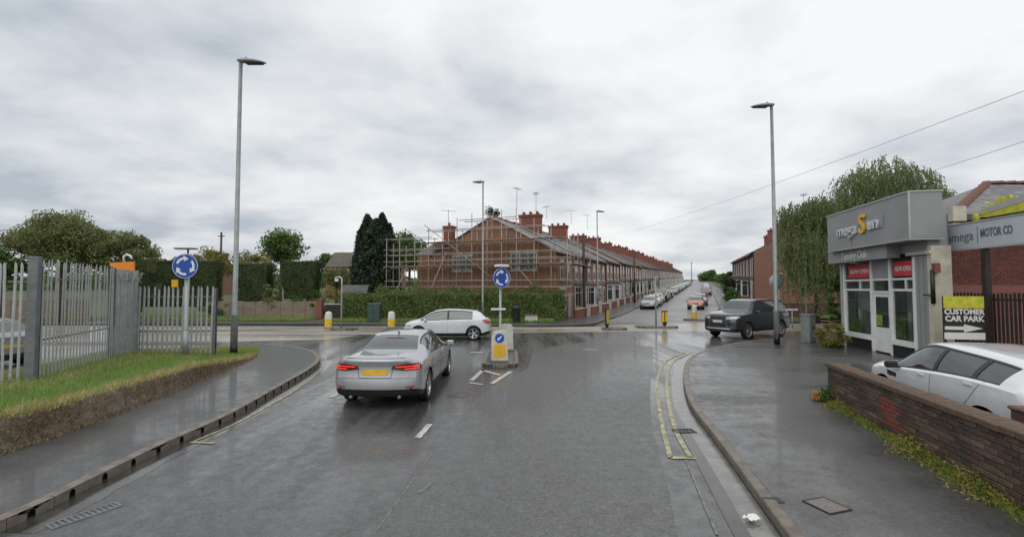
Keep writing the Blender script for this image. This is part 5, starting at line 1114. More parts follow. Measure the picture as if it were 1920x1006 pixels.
def chimney(parent, x0, x1, y0, y1, z0, z1, pots=6, m='chimney'):
    mb = MB(); mb.box(x0, y0, z0, x1, y1, z1-.18); mb.box(x0-.06, y0-.06, z1-.32, x1+.06, y1+.06, z1-.22); mb.box(x0-.09, y0-.09, z1-.179, x1+.09, y1+.09, z1-.02); c = mb.build('chimney', M[m], parent)
    p0 = None
    for k in range(pots):
        n2 = (pots+1)//2 if pots > 3 else pots; i, j = (k % n2, k//n2); y = y0+(y1-y0)*(i+.5)/n2; x = (x0+x1)/2 if pots <= 3 else x0+(x1-x0)*(.28+.44*j)
        if not p0: mb = MB(); mb.lathe([(.11, 0), (.13, .05), (.10, .10), (.095, .24), (.12, .27), (.12, .31), (.06, .31)], 10); o = p0 = mb.build('chimney_pot', M['pot'], c)
        else: o = p0.copy(); S.collection.objects.link(o)
        o.location = (x, y, z1-.03)
    return c
def make_house(wallm, roofm, chim, style, doorm, detail=True, label='', bayside=0):
    r_ = thing('terraced_house', label, 'house', (0, 0, 0), 0, 'terraced houses up the side street')
    gable_prism(0, HW_-.004, [(0, -1.5), (HD, -1.5), (HD, EZ), (HD/2, RZ), (0, EZ)]).build('wall', M[wallm], r_); recalc(r_.children[-1])
    rf = roof_slabs(0, HW_-.004, HD, EZ, RZ).build('roof', M[roofm], r_); recalc(rf)
    mb = MB(); mb.box(0, HD/2-.12, RZ+.06, HW_, HD/2+.12, RZ+.20); mb.build('ridge', M['pot'], rf)
    if chim: chimney(r_, HW_-.45, HW_+.40, 4.7, 6.95, 7.2, 10.0)
    window(r_, .75, 3.25, 1.05, 1.55, bars=1); window(r_, 3.1, 3.25, 1.05, 1.55, bars=1)
    if detail:
        mb = MB(); mb.box(0, -.36, EZ-.22, HW_, -.24, EZ-.11); mb.build('gutter', M['gutter'], r_); mb = MB(); mb.tube([(HW_-.12, -.07, 0), (HW_-.12, -.07, EZ-.3), (HW_-.12, -.28, EZ-.18)], .04, 8); mb.build('downpipe', M['gutter'], r_)
        mb = MB(); mb.box(0, -.035, 2.95, HW_-.01, -.001, 3.02); mb.build('string_course', M['stone'], r_)
    if style == 0:     # full bay with pale surround
        bay = MB(); bay.prism([(.45, -.002), (.85, -.65), (2.45, -.65), (2.85, -.002)], 0, .75); by = bay.build('bay_window', M['stone' if doorm == 'door_w' else wallm], r_)
        mb = MB(); mb.prism([(.35, -.002), (.78, -.75), (2.52, -.75), (2.95, -.002)], 2.62, 2.78); mb.prism([(.45, -.003), (.95, -.5), (2.35, -.5), (2.85, -.003)], 2.781, 2.95); mb.build('bay_roof', M['slate'] if wallm == 'brick' else M['stone'], by)
        for (xa, ya, xb, yb, n) in ((.45, -.05, .85, -.65, 1), (.85, -.65, 2.45, -.65, 3), (2.45, -.65, 2.85, -.05, 1)):
            L = math.hypot(xb-xa, yb-ya); T = Matrix.Translation((xa, ya, .751)) @ Matrix.Rotation(math.atan2(yb-ya, xb-xa), 4, 'Z'); mb = MB(); b = .06
            mb.box(0, -.04, 0, L, .04, .07, 0, T); mb.box(0, -.04, 1.78, L, .04, 1.868, 0, T)
            for k in range(n+1): c = min(max(b/2, L*k/n), L-b/2); mb.box(c-b/2, -.04, .07, c+b/2, .04, 1.78, 0, T)
            mb.box(b, -.03, 1.28, L-b, .03, 1.33, 0, T); f = mb.build('bay_frame', M['frame'], by); mb = MB(); mb.add([(b, 0, .07), (L-b, 0, .07), (L-b, 0, 1.78), (b, 0, 1.78)], [(0, 1, 2, 3)], 0, False, T); mb.build('pane', M['glass'], f)
    else: window(r_, .75, .85, 1.6, 1.6, bars=2)
    dr = MB(); dr.box(3.35, -.05, .12, 4.3, -.002, 2.15, bev=.01); d = dr.build('door', M[doorm], r_)
    mb = MB(); mb.box(3.47, -.06, 1.35, 4.18, -.051, 1.95); mb.build('door_glass', M['glass'], d); mb = MB(); mb.box(4.15, -.09, 1.02, 4.2, -.051, 1.16); mb.build('handle', M['chrome'], d)
    mb = MB(); mb.box(3.25, -.07, .0, 3.345, -.003, 2.5); mb.box(4.305, -.07, 0, 4.40, -.003, 2.5); mb.box(3.345, -.07, 2.4, 4.305, -.003, 2.5); mb.build('door_frame', M['frame'], r_)
    mb = MB(); mb.box(3.35, -.03, 2.16, 4.3, -.004, 2.39); mb.build('fanlight', M['glass'], r_); mb = MB(); mb.box(3.2, -.35, 0, 4.45, -.072, .11); mb.build('doorstep', M['stone'], r_)
    if detail and style == 0: mb = MB(); mb.box(3.15, -.7, 2.51, 4.5, -.003, 2.6); mb.build('door_canopy', M['stone'], r_)
    return r_
hp = [make_house('brick', 'slate', False, 0, 'door_w', label=''), make_house('brick', 'slate', True, 0, 'door_d', label=''), make_house('brick_b', 'slate_b', False, 1, 'door_w', label=''), make_house('brick_b', 'slate', True, 1, 'door_d', label=''), make_house('brick', 'slate_b', False, 0, 'door_w', label='')]
far = [make_house('brick', 'slate', False, 0, 'door_w', False), make_house('brick_b', 'slate_b', True, 0, 'door_w', False)]
used = set()
def place_house(pr, t, side, label):
    key = pr.name
    r_ = pr if key not in used else copy_tree(pr); used.add(key); r_['label'] = label
    for k_ in r_.children:
        if k_.name.startswith('chimney'): k_.scale.z = random.uniform(.965, 1.03)
    if side < 0: r_.location = street(t, random.uniform(-.06, .02)); r_.location.z = hh(t+2.5)-.05+random.uniform(-.10, .14); r_.rotation_euler.z = ANG
    else: r_.location = street(t+HW_, 15.6); r_.location.z = hh(t+2.5)-.05; r_.rotation_euler.z = ANG+math.pi
    return r_
nums = 'second third fourth fifth sixth seventh eighth ninth tenth eleventh twelfth thirteenth fourteenth fifteenth sixteenth seventeenth eighteenth'.split()
for i in range(1, 47):
    t = i*HW_
    if i < 18: pr = hp[[1, 0, 3, 4, 1, 2, 3, 0, 1, 4, 3, 2, 1, 0, 3, 2, 1][i-1]]; lb = '%s brick terraced house up the left row from the scaffolded end%s' % (nums[i-1], ', with big chimney' if pr in (hp[1], hp[3]) else '')
    else: pr = far[i % 2]; lb = 'small distant brick terraced house towards the top of the left row'
    place_house(pr, t, -1, lb)
for i in range(0, 8):
    t = 17.5+i*HW_; pr = hp[(3, 1, 3, 1)[i % 4]]; lb = ('%s brick terraced house on the right side of the street, counted from the willow' % (['first']+nums)[i]) 
    place_house(pr, t, 1, lb).location.z += .45
for p in hp+far:
    if p.name not in used: bpy.data.objects.remove(p)
# the end house with the wide brick gable
eh = thing('end_terraced_house', 'end terraced house with a wide brick gable wrapped in scaffolding', 'house', street(0, 0, -.05), ANG)
recalc(gable_prism(0, HW_-.004, [(0, -1.5), (HD, -1.5), (HD, EZ), (HD/2, RZ), (0, EZ)]).build('wall', M['brick_gable'], eh)); rf = recalc(roof_slabs(-.12, HW_-.004, HD, EZ, RZ).build('roof', M['slate'], eh))
mb = MB(); mb.box(-.12, HD/2-.12, RZ+.06, HW_, HD/2+.12, RZ+.2); mb.build('ridge', M['pot'], rf)
Tg = Matrix.Rotation(R(-90), 4, 'Z')       # windows in the gable: local x of the window runs along -y
def gwin(y0, w, z, h, bars): return window(eh, -(y0+w), z, w, h, bars=bars, mtx=Tg, top=.3)
gwin(1.7, 2.3, 4.05, 1.4, 2); gwin(7.6, 1.9, 4.05, 1.3, 2); gwin(5.0, 1.0, .9, 1.3, 1)
mb = MB(); mb.box(0, -.36, EZ-.22, HW_, -.24, EZ-.11); mb.build('gutter', M['gutter'], eh)
window(eh, .9, 3.25, 1.05, 1.55); window(eh, 3.2, 3.25, 1.05, 1.55); window(eh, .8, .8, 1.7, 1.7, bars=2); mb = MB(); mb.box(3.3, -.05, 0, 4.3, -.002, 2.2); mb.build('door', M['door_w'], eh)
wg = MB(); wg.box(.05, HD, -1.5, 4.3, 13.2, 5.6); wg.box(.05, 8.9, 5.0, 4.3, HD-.01, 6.55); wg.build('rear_wing', M['brick_gable'], eh)
rw_ = MB(); rw_.add([(-.1, HD-.1, 5.6), (-.1, 13.4, 5.6), (4.4, 13.4, 5.6), (4.4, HD-.1, 5.6), (2.1, HD-.1, 6.95), (2.1, 12.4, 6.95)], [(0, 4, 5, 1), (1, 5, 2), (2, 5, 4, 3), (0, 1, 2, 3), (0, 3, 4)]); rw_.add([(-.05, 8.8, 6.56), (-.05, HD, 6.56), (4.4, HD, 6.56), (4.4, 8.8, 6.56), (-.05, 8.8, 6.66), (-.05, HD, 6.66), (4.4, HD, 6.66), (4.4, 8.8, 6.66)], [(0, 3, 2, 1), (4, 5, 6, 7), (0, 1, 5, 4), (1, 2, 6, 5), (2, 3, 7, 6), (3, 0, 4, 7)]); recalc(rw_.build('wing_roof', M['slate'], eh))
chimney(eh, .15, .85, 9.75, 10.55, 6.4, 8.1, 1)
mb = MB(); mb.add([(-.16, -.3, EZ-.16), (-.16, HD/2, RZ), (-.16, HD/2, RZ+.16), (-.16, -.3, EZ+.0), (-.121, -.3, EZ-.16), (-.121, HD/2, RZ), (-.121, HD/2, RZ+.16), (-.121, -.3, EZ+.0)], [(0, 1, 2, 3), (7, 6, 5, 4), (0, 4, 5, 1), (3, 2, 6, 7)]); mb.build('bargeboard', M['stone'], eh)
# aerials on chimneys
for i, (t, p, z, lb) in enumerate(((0.4, 10.2, 8.1, 'television aerial on the small rear chimney of the end house'), (4.4, 5.2, 10.1, 'television aerial on the first big chimney stack'), (9.8, 5.2, 10.2, 'tall television aerial by the second chimney stack'), (14.6, 5.6, 10.3, 'television aerial above the third chimney stack'), (24.5, 5.4, 10.7, 'television aerial on a chimney further up the left row'), (34.6, 5.6, 10.9, 'television aerial on a distant chimney of the left row'), (19.8, -20.5, 10.5, 'television aerial above the right row of houses'))):
    b = street(t, -p, z-.1); r_ = thing('television_aerial', lb, 'aerial', b, R(20+37*i), 'television aerials'); mb = MB(); H = 1.5+.4*(i % 3); mb.tube([(0, 0, 0), (0, 0, H)], .022, 6); mb.build('mast', M['galv_dark'], r_)
    mb = MB(); mb.tube([(-.6, 0, H-.1), (.7, 0, H-.1)], .012, 5)
    for k in range(7): x = -.5+k*.19; mb.tube([(x, -.28, H-.1), (x, .28, H-.1)], .009, 4)
    mb.build('antenna', M['galv_dark'], r_)
# scaffolding
sc = thing('scaffolding', 'tube scaffolding with boards wrapped round the brick gable of the end house', 'scaffolding', street(-1.2, 0)); sl0 = Vector(sc.location)
def stube(a, b, nm='scaffold_tube', r=.034, m='scaff'): mb = MB(); mb.tube([Vector(a)-sl0, Vector(b)-sl0], r, 7); mb.build(nm, M[m], sc)
ps = [-1.2, .1, 1.5, 3.0, 4.3, 5.6, 7.0, 8.4, 9.8, 11.2, 12.6, 14.2, 15.6]; tops = [7.0, 7.4, 8.0, 8.7, 8.9, 9.0, 8.8, 8.4, 8.0, 7.6, 7.4, 7.2, 7.0]
for k, (p, tp) in enumerate(zip(ps, tops)):
    for tt in (-1.25, -.25): stube(street(tt, -p, 0), street(tt, -p, tp+random.uniform(-.3, .3)-(.6 if tt > -1 else 0)))
for z, a, b in ((2.0, -1.5, 15.8), (3.15, -1.5, 15.8), (4.35, -1.5, 15.9), (5.4, -1.5, 15.9), (4.85, -1.5, 15.9), (5.9, 9.0, 15.9), (6.35, -1.3, 11.6), (6.9, 10.8, 15.8), (7.5, .6, 11.4), (8.2, 3.0, 8.2), (2.6, -1.5, 15.8)):
    for tt in (-1.3, -.3): stube(street(tt, -a, z+random.uniform(-.05, .05)), street(tt, -b, z+random.uniform(-.05, .05)))
for (a, b) in (((-1.34, 11.6, 8.0), (-1.34, 4.6, 3.0)), ((-1.3, 9.4, 5.6), (-2.6, 11.2, 0)), ((-1.3, 13.4, 4.3), (-2.6, 14.8, 0)), ((-1.3, 3.0, 4.3), (-1.3, .9, 2.0))): stube(street(a[0], -a[1], a[2]), street(b[0], -b[1], b[2]))
for t in (1.2, 3.4, 5.6):
    for q in (.5, 1.4): stube(street(t, q, 0), street(t, q, 7.0 if t < 5 else 6.2))
for z in (4.3, 5.3, 6.2): stube(street(-1.3, 1.45, z), street(5.9, 1.45, z)); stube(street(-1.3, .5, z), street(5.9, .5, z))
for p, q, z in ((-1.2, 15.6, 4.42), (-.9, 11.4, 6.42)):
    for j in range(4):
        a = street(-1.2+.24*j, -p, z-sl0.z); mb = MB(); L = q-p; mb.box(0, 0, 0, L, .22, .04); mb.build('scaffold_board', M['board'], sc, (a.x-sl0.x, a.y-sl0.y, a.z), math.atan2(-qv.y, -qv.x))
a = street(1.0, 1.4, 4.36-sl0.z)
for j in range(3): mb = MB(); mb.box(-2.2, -.22*j, 0, 4.8, -.22*j+.2, .04); mb.build('scaffold_board', M['board'], sc, (a.x-sl0.x, a.y-sl0.y, a.z), ANG)
# low front garden walls with gaps
gw = None
for i in range(0, 14):
    t = i*HW_+.15
    if not gw:
        gw = thing('garden_wall', '', 'wall', (0, 0, 0), 0, 'front garden walls of the left row'); mb = MB(); mb.box(0, 0, -.6, 3.3, .2, .82); mb.build('brickwork', M['brick_red'], gw); mb = MB(); mb.box(-.02, -.03, .822, 3.32, .23, .89, bev=.01); mb.build('coping', M['stone'], gw)
        mb = MB(); mb.box(4.2, -.03, -.6, 4.5, .25, 1.0); mb.box(4.17, -.06, 1.001, 4.53, .28, 1.06); mb.build('gate_pier', M['stone'], gw); g_ = gw
    else: g_ = copy_tree(gw)
    g_['label'] = 'low red brick garden wall of the %s house in the left row' % (['first']+nums)[i]; p = street(t, 1.6); g_.location = (p.x, p.y, hh(t+2)); g_.rotation_euler.z = ANG
# brick boundary wall on the right beyond the junction
rb = thing('boundary_wall', 'long dark red brick boundary wall under the willow beyond the dark off-roader', 'wall', (18.9, 41.0, .05), 0); mb = MB(); mb.box(0, 0, 0, 30, .25, 1.15); mb.build('brickwork', M['brick_dark'], rb, None, R(-1)); mb = MB(); mb.box(0, -.03, 1.152, 30, .28, 1.22); mb.build('coping', M['kerb'], rb, None, R(-1))
p = street(12, 14.3); rb2 = thing('boundary_wall', 'low red brick wall climbing the right side of the side street', 'wall', (p.x, p.y, hh(12)-.05), ANG); mb = MB(); mb.box(-5, 0, -.2, 0, -.22, 1.0); mb.add([(0, 0, -.3), (40, 0, .75), (40, -.22, .75), (0, -.22, -.3), (0, 0, .95), (40, 0, 1.95), (40, -.22, 1.95), (0, -.22, .95)], [(0, 3, 2, 1), (4, 5, 6, 7), (0, 1, 5, 4), (1, 2, 6, 5), (2, 3, 7, 6), (3, 0, 4, 7)]); recalc(mb.build('brickwork', M['brick'], rb2))
# left far boundary walls, gate, shed, houses
lw = thing('boundary_wall', 'buff block boundary wall in front of the two clipped evergreens', 'wall', (-24.5, 37.6, .1)); mb = MB()
for k in range(9): mb = MB(); mb.box(k*1.0, 0, 0, k*1.0+.985, .2, 1.32+(k % 3)*.02, bev=.01); mb.build('wall_panel', M['wall_buff'], lw)
pr_ = thing('brick_pier', 'bright red brick gate pier at the end of the buff boundary wall', 'pier', (-15.35, 37.5, .1)); mb = MB(); mb.box(-.2, -.2, 0, .25, .2, 1.45); mb.build('brickwork', M['brick_red'], pr_); mb = MB(); mb.box(-.23, -.23, 1.452, .28, .23, 1.5); mb.build('cap', M['brick_red'], pr_)
lw2 = thing('boundary_wall', 'pale grey boundary wall seen through the left palisade fence', 'wall', (-44, 36.8, .1)); 
for k in range(9): mb = MB(); mb.box(k*1.2, 0, 0, k*1.2+1.185, .2, 1.55, bev=.01); mb.build('wall_panel', M['wall_buff'], lw2)
gt = thing('garden_gate', 'dark timber garden gate beside the red brick pier', 'gate', (-14.9, 37.5, .1)); 
for k in range(9): mb = MB(); mb.box(k*.19, 0, .05, k*.19+.17, .04, 1.1); mb.build('board', M['black'], gt)
mb = MB(); mb.box(-.02, -.03, 1.101, 1.75, .05, 1.18); mb.build('top_rail', M['stone'], gt)
sh = thing('garden_shed', 'small red brick outbuilding with a grey pitched roof behind the hedge', 'shed', (-15.0, 41.5, 0), R(8)); gable_prism(0, 2.0, [(0, 0), (2.2, 0), (2.2, 2.1), (1.1, 2.75), (0, 2.1)]).build('wall', M['brick_red'], sh); recalc(sh.children[0]); recalc(roof_slabs(-.1, 2.1, 2.2, 2.1, 2.75, .12, .05).build('roof', M['slate'], sh))
def far_house(label, x, Y, w, d, ez, rz, rot, wallm, roofm, ch=1, base=0):
    r_ = thing('distant_house', label, 'house', (x, Y, base), rot, 'distant houses on the left'); recalc(gable_prism(0, w, [(0, -2), (d, -2), (d, ez), (d/2, rz), (0, ez)]).build('wall', M[wallm], r_)); recalc(roof_slabs(-.2, w+.2, d, ez, rz, .3).build('roof', M[roofm], r_))
    n = int(w/3)
    for k in range(n):
        window(r_, 1+k*3, ez-1.9, 1.2, 1.2, bars=1, lintel=False); 
    if ch: chimney(r_, w*.7, w*.7+.9, d/2-.5, d/2+.5, rz-.5, rz+1.2, 2)
    return r_
far_house('distant brown roofed house behind the clipped evergreen on the right', -38, 96, 14, 8, 6.2, 9.2, R(-4), 'brick_b', 'slate_b', base=.8)
far_house('distant red brick house just left of the tall conifer', -31.5, 92, 6, 8, 5.2, 8.0, R(20), 'brick', 'slate_b', base=1.2)
far_house('distant house with chimneys behind the blue roundabout sign', -83, 112, 12, 8, 7.4, 10.2, R(5), 'brick_b', 'slate_b', base=0)
far_house('distant house with one chimney behind the left fence tops', -100, 118, 10, 8, 7.2, 10.0, R(-5), 'brick_b', 'slate_b', base=0)
# ================================================================== SUN STUDIO SHOP
ya = 14.7; FA = Vector((at(1745, 600, ya).x, ya)); yb = 20.0; FB = Vector((at(1580, 600, yb).x, yb)); FL = (FA-FB).length; fdir = (FA-FB)/FL; fang = math.atan2(fdir.y, fdir.x)
def fx(px):   # distance along the facade from its far (left) end where the pixel column px falls
    k = (px-960)/ (FPX*1.0); # X/Y
    return (k*FB.y-FB.x)/(fdir.x-k*fdir.y)
shop = thing('tanning_shop', 'grey fronted tanning shop with boxed fascia and white framed windows', 'shop', (FB.x, FB.y, .12), fang)   # local x: far to near, local -y: towards the road
def shl(x, y): v = Vector((x, y))-FB; n_ = Vector((-fdir.y, fdir.x)); return (v.dot(fdir), v.dot(n_))
mb = MB(); mb.prism([(0, .55), (FL+.04, .55), shl(17.4, 20.4), shl(20, 25), shl(18.0, 25)], 0, 4.7); recalc(mb.build('building', M['fascia2'], shop))
mb = MB(); mb.box(.1, .31, 3.55, FL+.0, .549, 4.9); mb.box(.1, .0, 3.55, FL+.0, .309, 3.88); mb.build('shopfront_head', M['fascia2'], shop)
mb = MB(); mb.box(.30, -.62, 3.93, FL+.22, .30, 5.38); mb.build('fascia', M['fascia'], shop); f_ = shop.children[-1]
mb = MB(); mb.box(.27, -.65, 5.381, FL+.25, .33, 5.43); mb.box(.27, -.65, 3.885, FL+.25, .33, 3.929); mb.box(FL+.221, -.65, 3.93, FL+.26, -.60, 5.38); mb.build('fascia_trim', M['trim'], f_)
mb = MB(); mb.box(FL+.222, -.598, 3.95, FL+.232, .29, 5.36); mb.build('fascia_end', M['fascia_side'], f_); 
j_ = fx(1633); mb = MB(); mb.box(j_, -.624, 3.93, j_+.012, -.621, 4.5); mb.build('joint', M['seam'], f_)
mb = MB(); mb.box(-.15, -.42, 3.42, fx(1690), -.01, 3.884); mb.build('lower_fascia', M['fascia2'], shop)
rot = (R(90), 0, 0)
x0 = fx(1590)+.42; x1 = fx(1678)+.62; span = x1-x0
kw = dict(ext=.035, bold=.012)
t1 = text('letters', 'mega', .62, M['letter'], f_, (x0+span*.29, -.66, 4.62), rot, sx=1.12, **kw); t2 = text('letter_s', 'S', .98, M['letter_y'], f_, (x0+span*.625, -.665, 4.70), rot, sx=1.0, **kw); t3 = text('letters', 'un', .62, M['letter'], f_, (x0+span*.83, -.66, 4.66), rot, sx=1.15, **kw)
mb = MB(); mb.box(x0+.0, -.640, 4.50, x0+span*.54, -.622, 4.78); mb.box(x0+span*.70, -.640, 4.46, x1, -.622, 4.88); mb.build('letter_backing', M['sign_back'], f_)
text('letters', 'Tanning Club', .40, M['white'], shop, ((fx(1602)+fx(1650))/2, -.43, 3.64), rot, ext=.01, sx=.85, bold=.008)
mb = MB(); mb.box(-.05, -.03, 0, .10, .5, 3.42); mb.build('corner_post', M['trim'], shop)
posts = [fx(1632), fx(1667), fx(1713)]; mull = [(.10, .22)]+[(p-.06, p+.06) for p in posts[:2]]+[(posts[2]-.07, posts[2]+.09)]
for a, b in mull: mb = MB(); mb.box(a, .0, 0, b, .12, 3.42, bev=.01); mb.build('mullion', M['frame'], shop)
bays = [(.22, posts[0]-.06), (posts[0]+.06, posts[1]-.06), (posts[1]+.06, posts[2]-.07)]
for i, (a, b) in enumerate(bays):
    if i != 1:
        mb = MB(); mb.box(a, .02, 0, b, .5, .42); mb.build('stall_riser', M['ink'], shop); mb = MB(); mb.box(a, -.06, .421, b, .12, .60); mb.build('sill', M['frame'], shop)
        mb = MB(); mb.box(a, .03, 2.28, b, .10, 2.36); mb.box((a+b)/2+.15, .03, 2.361, (a+b)/2+.21, .10, 2.66); mb.box(a, .03, 2.66, b, .10, 2.73); mb.box(a, .03, .6, a+.07, .1, 2.28); mb.box(b-.07, .03, .6, b, .1, 2.28); f = mb.build('window_frame', M['frame'], shop)
        mb = MB(); mb.add([(a, .075, .6), (b, .075, .6), (b, .075, 3.42), (a, .075, 3.42)], [(0, 1, 2, 3)]); mb.build('pane', M['shop_glass'], f)
        xa, xb = (a+.28, b) if i == 0 else (a+.12, b-.02); mb = MB(); mb.box(xa, .045, 2.80, xb, .070, 3.30); pp = mb.build('red_poster', M['poster_red'], shop); pp['label'] = 'red banner reading NOW OPEN'
        text('letters', 'NOW OPEN', .235, M['white'], pp, ((xa+xb)/2, .040, 3.04), rot, ext=.002, sx=(xb-xa)/1.55, bold=.006)
        mb = MB(); mb.box(a+.12, .090, .66, (a+b)/2+.0, .100, 1.15+.12*i); mb.build('window_poster', M['poster_green'], shop)
        mb = MB(); mb.box(a, .50, .43, b, .54, 3.3); mb.build('brightening_panel', M['frame'], shop); mb = MB(); mb.box((a+b)/2+.1, .2, .43, (a+b)/2+.45, .48, 1.5, bev=.05); mb.build('window_display', M['fascia2'], shop); mb = MB(); mb.tube([(a+.45, .35, .43), (a+.42, .36, 1.1), (a+.5, .34, 1.55)], [.12, .06, .09], 10); mb.build('window_display', M['frame'], shop)  # white panel behind the pane is added to brighten the unlit interior
    else:
        mb = MB(); mb.box(a, .06, .05, b, .11, 2.2, bev=.008); d = mb.build('door', M['frame'], shop); mb = MB(); mb.box(a+.14, .052, .95, b-.14, .0595, 2.06); mb.build('door_glass', M['shop_glass'], d); mb = MB(); mb.box(b-.11, .02, 1.05, b-.07, .0595, 1.35); mb.build('handle', M['chrome'], d)
        mb = MB(); mb.box(a+.15, .05, 1.0, (a+b)/2, .0515, 1.4); mb.build('door_poster', M['poster_green'], d)
        mb = MB(); mb.box(a, .03, 2.201, b, .12, 2.28); mb.box(a, .03, 2.66, b, .12, 2.73); f = mb.build('transom', M['frame'], shop); mb = MB(); mb.add([(a, .08, 2.28), (b, .08, 2.28), (b, .08, 2.66), (a, .08, 2.66)], [(0, 1, 2, 3)]); mb.build('pane', M['shop_glass'], f)
        mb = MB(); mb.box(a, .05, 2.731, b, .12, 3.42); mb.build('fanlight_panel', M['fascia2'], shop)
mb = MB(); mb.box(posts[2]+.09, .0, 0, FL-.0, .5, 3.55); mb.build('pilaster', M['fascia2'], shop)
for k in range(3): x = posts[2]+.25+k*.24; mb = MB(); mb.box(x, -.012, .1, x+.02, -.001, 3.5); mb.build('pilaster_rib', M['fascia'], shop)
mb = MB(); mb.box(FL+.001, -.04, 0, FL+.20, .5, 3.7); mb.box(posts[2]-.2, -.10, 3.45, FL+.20, -.041, 3.55); mb.build('cream_pier', M['cream'], shop)
mb = MB(); mb.tube([(FL+.25, -.06, 2.95), (FL+.25, -.06, 1.9)], .06, 8); mb.build('black_pipe', M['black'], shop); mb = MB(); mb.box(FL-.05, -.16, 2.15, FL+.35, -.10, 2.19); mb.build('bracket', M['black'], shop)
mb = MB(); mb.box(FL+.205, -.05, 2.85, FL+.36, .1, 3.15); mb.build('alarm_box', M['brick_red'], shop)
# ================================================================== BRICK GARAGE BUILDING WITH SLATE ROOF
gb = thing('brick_building', 'red brick building with slate hipped roof and terracotta hip tiles at the right edge', 'building', (0, 0, 0)); YF = 16.2; X0 = 14.95
mb = MB(); mb.box(X0+.1, YF+.012, .0, 30, YF+3.4, 4.9); mb.build('wall', mat('brick_mortar', (.15, .10, .08), .9), gb)
gbm = []
for n, c, c2 in (('a', (.15, .038, .026), (.21, .06, .04)), ('b', (.11, .03, .022), (.17, .048, .034)), ('c', (.08, .028, .024), (.13, .045, .036))):
    mb = MB(); mb.box(.004, -.008, .004, .219, .06, .069, bev=.004); m = mat('facing_brick_'+n, c, .75, 0, .3, 6, .3, 40, col2=c2); o = mb.build('brick', m); gbm.append(o.data); bpy.data.objects.remove(o)
zb0 = 2.62
for r_ in range(18):
    x = X0-(.112 if r_ % 2 else 0)
    while x < 17.85:
        o = bpy.data.objects.new('brick', random.choice(gbm)); S.collection.objects.link(o); o.parent = gb; o.location = (x, YF+random.uniform(-.003, .003), zb0+r_*.0745); x += .225
mb = MB(); mb.box(17.9, YF-.005, 0, 30, YF+.0115, 5); mb.box(X0, YF-.005, 0, 17.9, YF+.0115, zb0-.003); mb.box(X0, YF-.005, zb0+18*.0745+.004, 17.9, YF+.0115, 5); mb.build('brickwork', M['brick_red'], gb)
apx = Vector((18.95, 18.6, 6.66)); e0 = Vector((15.02, YF-.25, 4.98)); e1 = Vector((15.02, YF+3.9, 4.98)); e2 = Vector((30, YF-.25, 4.98)); r1 = Vector((30, 18.6, 6.66))
mb = MB(); mb.add([e0, e2, r1, apx, e1, Vector((30, YF+3.9, 4.98)), e0-Vector((0, 0, .15)), e2-Vector((0, 0, .15)), e1-Vector((0, 0, .15))], [(0, 1, 2, 3), (0, 3, 4), (4, 3, 2, 5), (0, 6, 7, 1), (4, 8, 6, 0)]); rf = recalc(mb.build('roof', M['slate'], gb))
# slates laid one by one on the slope that faces the street
sm_ = []
for mm in ('slate_piece', 'slate_piece2'):
    mb = MB(); mb.box(.004, 0, 0, .296, .34, .012); o = mb.build('roof_slate', M[mm]); sm_.append(o.data); bpy.data.objects.remove(o)
ud = (Vector((0, apx.y-e0.y, apx.z-e0.z))).normalized(); tilt = math.atan2(ud.z, ud.y); slen = math.hypot(apx.y-e0.y, apx.z-e0.z); nr = int(slen/.21)
for r_ in range(nr):
    s_ = r_*.21; xl = e0.x+(apx.x-e0.x)*(s_+.12)/slen+.05; x = xl-((xl-r_*.15) % .3)+.3
    while x < 20.2:
        o = bpy.data.objects.new('roof_slate', sm_[0 if random.random() < .62 else 1]); S.collection.objects.link(o); o.parent = rf; o.location = (x, e0.y+ud.y*s_, e0.z+ud.z*s_+.02+random.uniform(0, .006)); o.rotation_euler = (tilt-.03, random.gauss(0, .006), 0); x += .3
n = 9; hd_ = apx-e0; tm = None
for k in range(n):
    p = e0+hd_*(k/n); d = hd_.normalized()
    if tm is None:
        mb = MB(); mb.add([(0, -.15, -.04), (0, -.08, .06), (0, .08, .06), (0, .15, -.04), (.5, -.17, -.02), (.5, -.10, .09), (.5, .10, .09), (.5, .17, -.02)], [(0, 4, 5, 1), (1, 5, 6, 2), (2, 6, 7, 3), (0, 1, 2, 3), (7, 6, 5, 4)]); o = tm = recalc(mb.build('hip_tile', M['terra'], rf))
    else: o = tm.copy(); S.collection.objects.link(o)
    o.location = p+Vector((0, 0, .03)); o.rotation_euler = (0, -math.asin(d.z), math.atan2(d.y, d.x)); o.scale = (hd_.length/n/.48, 1, 1)
for k in range(6): o = tm.copy(); S.collection.objects.link(o); o.location = apx+Vector((k*.5, 0, .03)); o.rotation_euler = (0, 0, 0)
mb = MB(); mb.box(14.75, 15.6, 4.75, 15.2, 16.1, 5.25); mb.box(14.65, 15.5, 4.55, 15.4, 16.1, 4.66); mb.build('eaves_box', M['cream'], gb)
# the sign on its gantry, the dark fence and the car park board
GA = Vector((at(1773, 450, 15.0).x, 15.0)); GB = Vector((at(1945, 450, 12.1).x, 12.1)); gd = (GB-GA); gl = gd.length; ga = math.atan2(gd.y, gd.x)
zt0 = at(1775, 426, 15.0).z; zb_ = at(1775, 470, 15.0).z; sgn = thing('dealer_sign', 'long silver motor dealer sign board on dark posts over the car park entrance', 'sign', (GA.x, GA.y, 0), ga)
mb = MB(); mb.box(0, -.06, zb_, gl+1.5, .06, zt0, bev=.01); sbd = mb.build('sign_board', M['sign_band'], sgn); mb = MB(); mb.box(-.02, -.08, zt0+.001, gl+1.5, .08, zt0+.04); mb.box(-.02, -.08, zb_-.04, gl+1.5, .08, zb_-.001); mb.build('edge_trim', M['trim'], sbd)
zc = (zt0+zb_)/2; gx = lambda px: (((px-960)/FPX)*GA.y-GA.x)/((gd.x-(px-960)/FPX*gd.y)/gl)
